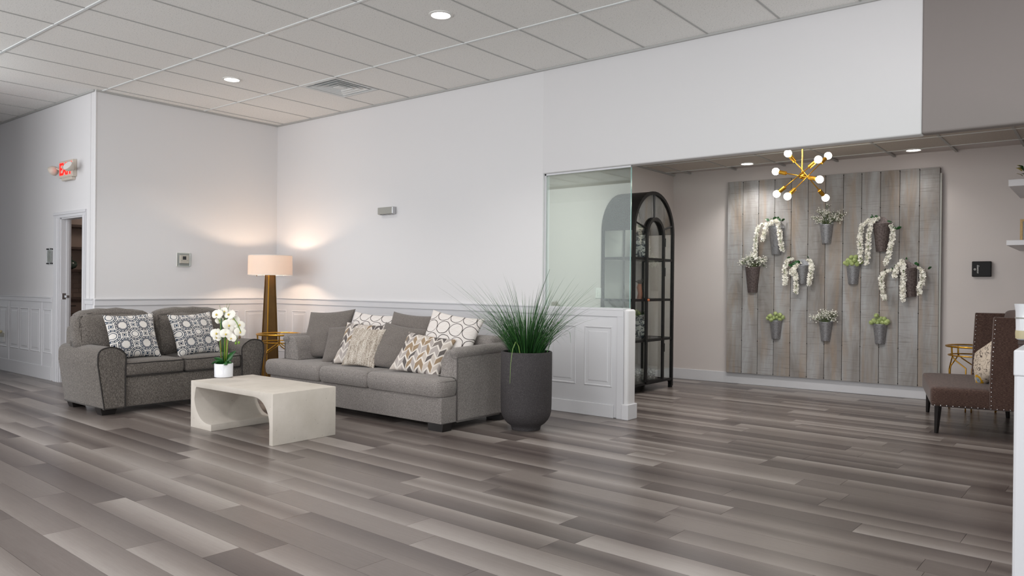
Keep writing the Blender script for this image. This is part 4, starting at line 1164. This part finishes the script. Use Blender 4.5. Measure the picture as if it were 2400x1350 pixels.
for idx, (kind, X, Z, (rt, rb, h), lab, mk) in enumerate(WP):
    k_ = X/math.cos(AD)
    t = thing('hanging_planter', lab, 'planter', tuple(wd(X, -.068, Z-h)), AD, 'wall planters on the plank panel')
    if idx == 6: t.rotation_euler = (0, R(-5), AD)
    done('bucket', bucket_bm(rt, rb, h), M[mk], t, 40)
    done('back_plate', plate_bm(rt, rb, h), M[mk], t)
    rg = random.Random(idx+20)
    if kind == 'balls':
        pts = {5: [(-.075, .02), (-.045, .05), (-.01, .035), (.03, .055), (.06, .03), (.09, .035), (-.01, .085), (.04, .09), (-.05, .01), (.0, .01), (.05, .005)],
               7: [(-.085, .025), (-.05, .055), (-.02, .03), (.01, .085), (.02, .045), (.055, .02), (.06, .07), (.09, .04), (-.04, .01), (-.07, .045)],
               9: [(-.085, .015), (-.055, .035), (-.03, .095), (-.01, .045), (-.02, .015), (.03, .02), (.05, .06), (.07, .02), (.015, .06), (.08, .03)]}[idx]
        for a, b in pts:
            o = link('pompom_flower', ME_POM, None, t, None, (a, -.045+rg.uniform(-.025, .015), h+b)); o.rotation_euler = (rg.random()*6, rg.random()*6, 0); o.scale = (rg.uniform(.88, 1.1),)*3
            done('stem', tube(NB(), [(a*.4, -.04, h-.03), (a, -.045, h+b)], .002, 5), M['leaf_lt'], t)
    elif kind == 'breath':
        lob = {1: [(-.09, .05), (-.02, .13), (.0, .10), (.09, .06), (.14, .05), (.04, .04)], 3: [(-.09, .05), (.0, .05), (.09, .05), (.13, .06), (-.02, .10)], 8: [(-.07, .05), (0, .06), (.07, .05)]}[idx]
        breath(t, h, rt, .10, .11 if idx == 1 else .09, idx, lob)
    else:
        for sp in STR[idx]:
            path = [(a, -.05-.035*min(1, i/2)-.01*(i % 2), h+b) for i, (a, b) in enumerate(sp)]
            Ls = sum((Vector(p)-Vector(q)).length for p, q in zip(path, path[1:]))
            o = done('wisteria_strand', strand_bm(path, rg, int(14+Ls*60)), M['cream_petal'], t); 
            done('vine', tube(NB(), path, .003, 5), M['leaf_lt'], t)
        for q in range(9):
            a, b = rg.choice(STR[idx])[min(1, q % 2)]
            small_leaf(t, (a+rg.uniform(-.05, .06), -.06, h+b+rg.uniform(0, .04)), rg.uniform(0, 360), rg.uniform(.04, .065))

# ------------------------------------------------------------------ chandelier
CH = Vector((5.80, 2.60, 2.332))
ch = thing('chandelier', 'brass starburst chandelier with eight lit round bulbs in the back room', 'chandelier', tuple(CH))
done('stem', tube(NB(), [(0, 0, .02), (0, 0, LOW-CH.z-.02)], .0075, 10), M['brass'], ch)
done('canopy', lathe(NB(), [(.06, LOW-CH.z-.025), (.06, LOW-CH.z-.002), (0, LOW-CH.z-.002)], 24), M['brass'], ch, 40)
done('hub', sphere(NB(), (0, 0, 0), .034, 18, 12), M['brass'], ch, 180)
sc = 7.425/1763.6/4.3636
for rod, ((x0, y0), (x1, y1), d0) in enumerate((((685, 85), (1070, 540), .10), ((1095, 110), (680, 525), -.06), ((995, 148), (570, 500), .17), ((560, 270), (1010, 352), -.15))):
    kA = 1-d0/7.425; kB = 1+d0/7.425; HB = CH-CAM
    A = (HB+RT*((x0-830)*sc)+UP*((315-y0)*sc))*kA-HB; B = (HB+RT*((x1-830)*sc)+UP*((315-y1)*sc))*kB-HB
    for e in (A, B):
        u = (e-(A+B)/2).normalized()
        r_ = done('arm', tube(NB(), [(A+B)/2, e-u*.04], .0055, 8), M['brass'], ch)
        done('socket', tube(NB(), [e-u*.115, e-u*.11, e-u*.04, e-u*.035], [.014, .020, .020, .015], 14), M['brass'], r_)
        done('bulb', sphere(NB(), e, .036, 16, 10), M['bulb'], r_, 180)

# ------------------------------------------------------------------ recessed lights and air diffuser
def downlight(label, x, y, z, r=.072, pw=0):
    t = thing('ceiling_downlight', label, 'downlight', (x, y, z), 0, 'recessed ceiling downlights')
    done('trim_ring', lathe(NB(), [(r, -.002), (r+.006, -.010), (r+.024, -.006), (r+.026, .004)], 36, cap=False), M['white_plastic'], t, 60)
    done('lens', lathe(NB(), [(0, -.003), (r, -.003)], 36, cap=False), M['downlight'], t)
    l = light('downlight_lamp', 'SPOT', (x, y, z-.02), pw, (1, .965, .92), (0, 0, 0), spot_size=R(125), spot_blend=.7, shadow_soft_size=.07)
    l.parent = t; l.location = (0, 0, -.02)
downlight('recessed downlight in the main ceiling, nearest the camera', 3.98, -.64, H, pw=60)
downlight('recessed downlight in the main ceiling above the loveseat', .868, -.60, H, pw=60)
downlight('recessed downlight in the back room left of the chandelier', 4.735, 3.90, LOW, .066, pw=34)
downlight('recessed downlight in the back room right of the chandelier', 6.515, 4.04, LOW, .066, pw=7)
df = thing('air_diffuser', 'square white ceiling air diffuser with stepped louvres', 'vent', (1.5*G+.0+.6096, G/2, H))
def sq_ring(bm, a, za, b, zb):
    A = [bm.verts.new((x*a, y*a, za)) for x, y in ((-1, -1), (1, -1), (1, 1), (-1, 1))]; B = [bm.verts.new((x*b, y*b, zb)) for x, y in ((-1, -1), (1, -1), (1, 1), (-1, 1))]
    for i in range(4): bm.faces.new((A[i], A[(i+1) % 4], B[(i+1) % 4], B[i]))
bm = NB(); sq_ring(bm, .300, -.006, .262, -.006); sq_ring(bm, .262, -.006, .262, .05); done('frame', bm, M['metal_white'], df)
done('duct', bx(-.262, .262, -.262, .262, .06, .065), M['dark'], df)
for k, (a, b, z) in enumerate(((.222, .185, -.002), (.160, .125, -.002), (.100, .068, -.002))):
    bm = NB(); sq_ring(bm, a, z-.006, b, z+.022); sq_ring(bm, a+.010, z-.006, b+.004, z+.024); sq_ring(bm, a, z-.006, a+.010, z-.006); done('louvre', bm, M['metal_white'], df)
done('centre_plate', bx(-.05, .05, -.05, .05, -.004, .004), M['metal_white'], df)

# ------------------------------------------------------------------ exit sign, thermostat and other wall fittings
ex = thing('exit_sign', 'lit red EXIT sign with two emergency lamp heads above the doorway', 'sign', (-1.455, WE, 2.545))
done('housing', bx(-.195, .195, -.05, 0, -.10, .10, .006, 2), M['beige_plastic'], ex)
done('battery_box', bx(-.12, .16, -.05, 0, -.135, -.10, .006, 2), M['beige_plastic'], ex)
fc = bpy.data.curves.new('lettering', 'FONT'); fc.body = 'EXIT'; fc.size = .19; fc.align_x = 'CENTER'; fc.align_y = 'CENTER'; fc.extrude = .002; fc.space_character = 1.05; fc.offset = .004; fc.materials.append(M['exit_red'])
fo = text_mesh('lettering', fc, ex); fo.location = (0, -.053, -.005); fo.rotation_euler = (R(90), 0, 0); fo.scale = (.86, 1.05, 1)
for hx, hy, hz, ax_ in ((-.27, -.08, .0, (-.75, -.35, -.45)), (.30, -.13, -.01, (.25, -.75, .5))):
    d = Vector(ax_).normalized()
    bm = NB(); lathe(bm, [(0, -.05), (.03, -.045), (.055, -.015), (.062, .02), (.06, .024)], 22, cap=False)
    o = done('lamp_head', bm, M['beige_plastic'], ex, 60, (hx, hy, hz)); o.rotation_mode = 'QUATERNION'; o.rotation_quaternion = d.to_track_quat('Z', 'Y')
    done('lens', lathe(NB(), [(0, .022), (.058, .022)], 22, cap=False), M['white_plastic'], o)
    s_ = 1 if hx > 0 else -1
    done('swivel', tube(NB(), [(s_*.19, -.03, hz), (hx-d.x*.05, hy-d.y*.05, hz-d.z*.05)], .012, 8), M['beige_plastic'], ex)
th = thing('thermostat', 'white thermostat under a clear lock box on the left wall', 'thermostat', (WB, -.253, 1.50), R(90))
bm = NB(); box(bm, -.088, .088, -.012, 0, -.088, .088, .006, 2); done('lock_box_base', bm, M['white_plastic'], th)
done('cover', bx(-.084, .084, -.055, -.012, -.084, .084, .008, 2), M['acrylic'], th)
done('body', bx(-.055, .060, -.036, -.012, -.045, .055, .005, 2), M['beige_plastic'], th)
done('screen', bx(-.022, .022, -.038, -.036, .0, .042), M['black_plastic'], th)
bm = NB(); box(bm, -.04, -.026, -.039, -.036, -.012, -.006); box(bm, .03, .044, -.039, -.036, -.012, -.006); done('buttons', bm, M['grey_plastic'], th)
wb = thing('mounted_fixture', 'small rectangular silver wall fixture high on the long white wall', 'fixture', (1.48, WA, 2.09))
done('body', bx(-.128, .125, -.06, 0, -.04, .042, .006, 2), M['grey_plastic'], wb)
done('end_cap', bx(.118, .134, -.062, 0, -.042, .044, .006, 2), M['chrome'], wb)
bm = NB()
for k in range(4): box(bm, -.105+k*.06, -.08+k*.06, -.05, -.02, -.047, -.039, .003, 1)
done('clips', bm, M['chrome'], wb)
ds = thing('door_sign', 'small clear acrylic door sign on standoffs left of the doorway', 'sign', (-2.01, WE, 1.525))
done('plate', bx(-.075, .075, -.022, -.016, -.10, .10, .003, 1), M['acrylic'], ds)
done('insert', bx(-.058, .058, -.016, -.012, -.07, .07), M['white_plastic'], ds)
done('symbol', bx(-.03, .03, -.0185, -.016, -.05, -.03), M['grey_plastic'], ds)
for a in (-.06, .06):
    for b in (-.088, .088): done('standoff', tube(NB(), [(a, 0, b), (a, -.028, b)], .008, 10), M['black_metal'], ds)
ol = thing('power_outlet', 'white wall outlet with a plug-in adapter on the hall wainscot', 'outlet', (-3.57, WE-.006, .46))
done('plate', bx(-.04, .04, -.006, 0, -.065, .065, .003, 1), M['white_plastic'], ol)
done('adapter', bx(-.03, .03, -.075, -.006, .0, .05, .006, 2), M['grey_plastic'], ol)
done('fragrance_cap', lathe(NB(), [(.02, .05), (.03, .06), (.03, .08), (.02, .088), (0, .09)], 14, (0, -.05, 0)), M['wax'], ol, 60)
dp = thing('dispenser', 'black square wall dispenser with white script on the back room wall', 'dispenser', tuple(wd(7.118, -.001, 1.447)), AD)
done('body', bx(-.088, .088, -.055, 0, -.082, .082, .007, 3), M['black_plastic'], dp)
fc = bpy.data.curves.new('script', 'FONT'); fc.body = 'Essence'; fc.size = .028; fc.align_x = 'CENTER'; fc.align_y = 'CENTER'; fc.extrude = .0006; fc.shear = .35; fc.materials.append(M['white_plastic'])
fo = text_mesh('script', fc, dp); fo.location = (-.032, -.056, 0); fo.rotation_euler = (R(90), R(90), 0)
bm = NB(); ring(bm, (0, 0, 0), .008, .003, 16, 6); o = done('emblem', bm, M['white_plastic'], dp, 180, (-.060, -.056, -.004), (R(90), 0, 0))

# ------------------------------------------------------------------ brown settee at the right
AX = Vector((.975, .221, 0)); 
se = thing('settee', 'dark brown linen wingback settee with nailhead trim at the right edge', 'settee', (7.0, 2.26, 0), math.atan2(.221, .975))
# local x: depth (front to back), local y: length
SL, SD = 1.30, .80
bm = soft_box(SD-.02, SL, .165, .035, (0, 0, .022), 10); done('seat', bm, M['fab_brown'], se, 180, (SD/2-.01, SL/2-.02, .310))
bk = done('backrest', soft_box(.14, SL-.06, .66, .05, (.0, 0, .02), 8), M['fab_brown'], se, 180, (SD-.07, SL/2-.02, .70), (0, R(4), 0))
for y0 in (-.035, SL-.055):
    poly = rounded([(.425, .235), (.425, .42), (.445, .60), (.50, .70), (.455, .80), (.445, 1.005), (SD+.02, 1.005), (SD+.0, .235)][:1]+[(.425, .42), (.435, .70), (.45, 1.0), (SD+.02, 1.0), (SD, .235)], [0, .02, .1, .015, .02, 0])
    w = done('wing', prism(NB(), poly, y0, y0+.055, 'y', .008, 2), M['fab_brown'], se, 40)
    for k in range(20):
        z = .27+.037*k; xx = .425+(.01*(z-.42)/.28 if z < .7 else .01+.015*(z-.7)/.3) if z > .42 else .425
        n = done('nail', sphere(NB(), (0, 0, 0), .006, 6, 4), M['chrome'], w, 180) if (y0 < 0 and k == 0) else link('nail', nail_me, None, w)
        nail_me = n.data; n.location = (xx+.012, y0-.001, z)
for k in range(18):
    n = link('nail', nail_me, None, se); n.location = (.03+.045*k, -.026 if k < 9 else -.036, .243)
for fx, fy, sp in ((.06, .02, 1), (.06, SL-.08, 1), (SD-.09, .04, -1), (SD-.09, SL-.08, -1)):
    done('leg', tube(NB(), [(fx, fy, .24), (fx-.012*sp, fy, 0)], [.028, .016], 4), M['black_wood'], se)
pillow('throw_pillow', 'floral cream pillow with yellow flowers on the brown settee', M['pat_floral'], (7.36, 2.72, .585), .34, .36, .15, -58, 12, 28, None, 12)

# shelves on the right wall of the back room
for z0, z1, y0, lab, nm in ((2.182, 2.245, 3.306, 'upper of the two thick white floating shelves at the right edge', 0), (1.632, 1.679, 3.19, 'lower of the two thick white floating shelves at the right edge', 1)):
    o = done('floating_shelf', bx(7.444, 7.93, y0, 4.44, z0, z1, .003, 1), M['trim']); tag(o, lab, 'shelf', 'white floating shelves')
t = thing('shelf_plant', 'small green and yellow leafy plant on the upper white shelf', 'plant', (7.60, 3.75, 2.245))
done('pot', lathe(NB(), [(.04, 0), (.05, .06), (.045, .06), (0, .05)], 20), M['walnut'], t, 50)
rg = random.Random(9)
for k in range(26):
    a = rg.uniform(0, 360); L = rg.uniform(.05, .08); z = .06+rg.uniform(0, .15); rr = rg.uniform(0, .10)
    done('leaf', leaf_bm(L, L*.42, .2, 4), M['leaf' if k % 3 else 'yellow_leaf'], t, 180, (rr*math.cos(R(a)), rr*math.sin(R(a)), z), (0, R(-20), R(a)))
done('stem', tube(NB(), [(0, 0, .05), (-.02, 0, .12), (.01, 0, .2)], .004, 5), M['twig'], t)
t = thing('picture_frame', 'wooden picture frame standing on the lower white shelf', 'frame', (7.58, 3.9, 1.679))
bm = NB(); box(bm, -.09, .22, -.012, .012, 0, .022); box(bm, -.09, .22, -.012, .012, .22, .242); box(bm, -.09, -.068, -.012, .012, .022, .22); box(bm, .198, .22, -.012, .012, .022, .22)
done('frame', bm, M['cane'], t); done('picture', bx(-.068, .198, -.004, .008, .022, .22), M['grey_plastic'], t)

# candle cup on a narrow stand beyond the near partition
t = thing('plant_stand', 'narrow dark brown stand behind the near white partition', 'stand', (7.80, .60, 0))
done('top', bx(-.045, .10, -.07, .07, .892, .914, .003, 1), M['stain'], t)
for a in (-.03, .085):
    for b in (-.055, .055): done('leg', bx(a-.01, a+.01, b-.01, b+.01, 0, .892), M['stain'], t)
t = thing('candle_cup', 'white glass candle cup with a dotted band on the brown stand', 'candle', (7.785, .60, .914))
done('cup', lathe(NB(), [(.03, 0), (.042, .008), (.047, .07), (.046, .072), (.049, .18), (.056, .225), (.052, .225), (.045, .18), (.042, .075)], 26), M['white_ceramic'], t, 50)
done('wax', lathe(NB(), [(.0475, .012), (.049, .045), (.0475, .062)], 26, cap=False), M['wax'], t, 50)
done('band', lathe(NB(), [(.0505, .135), (.0515, .139), (.0505, .143)], 26, cap=False), M['grey_plastic'], t, 50)
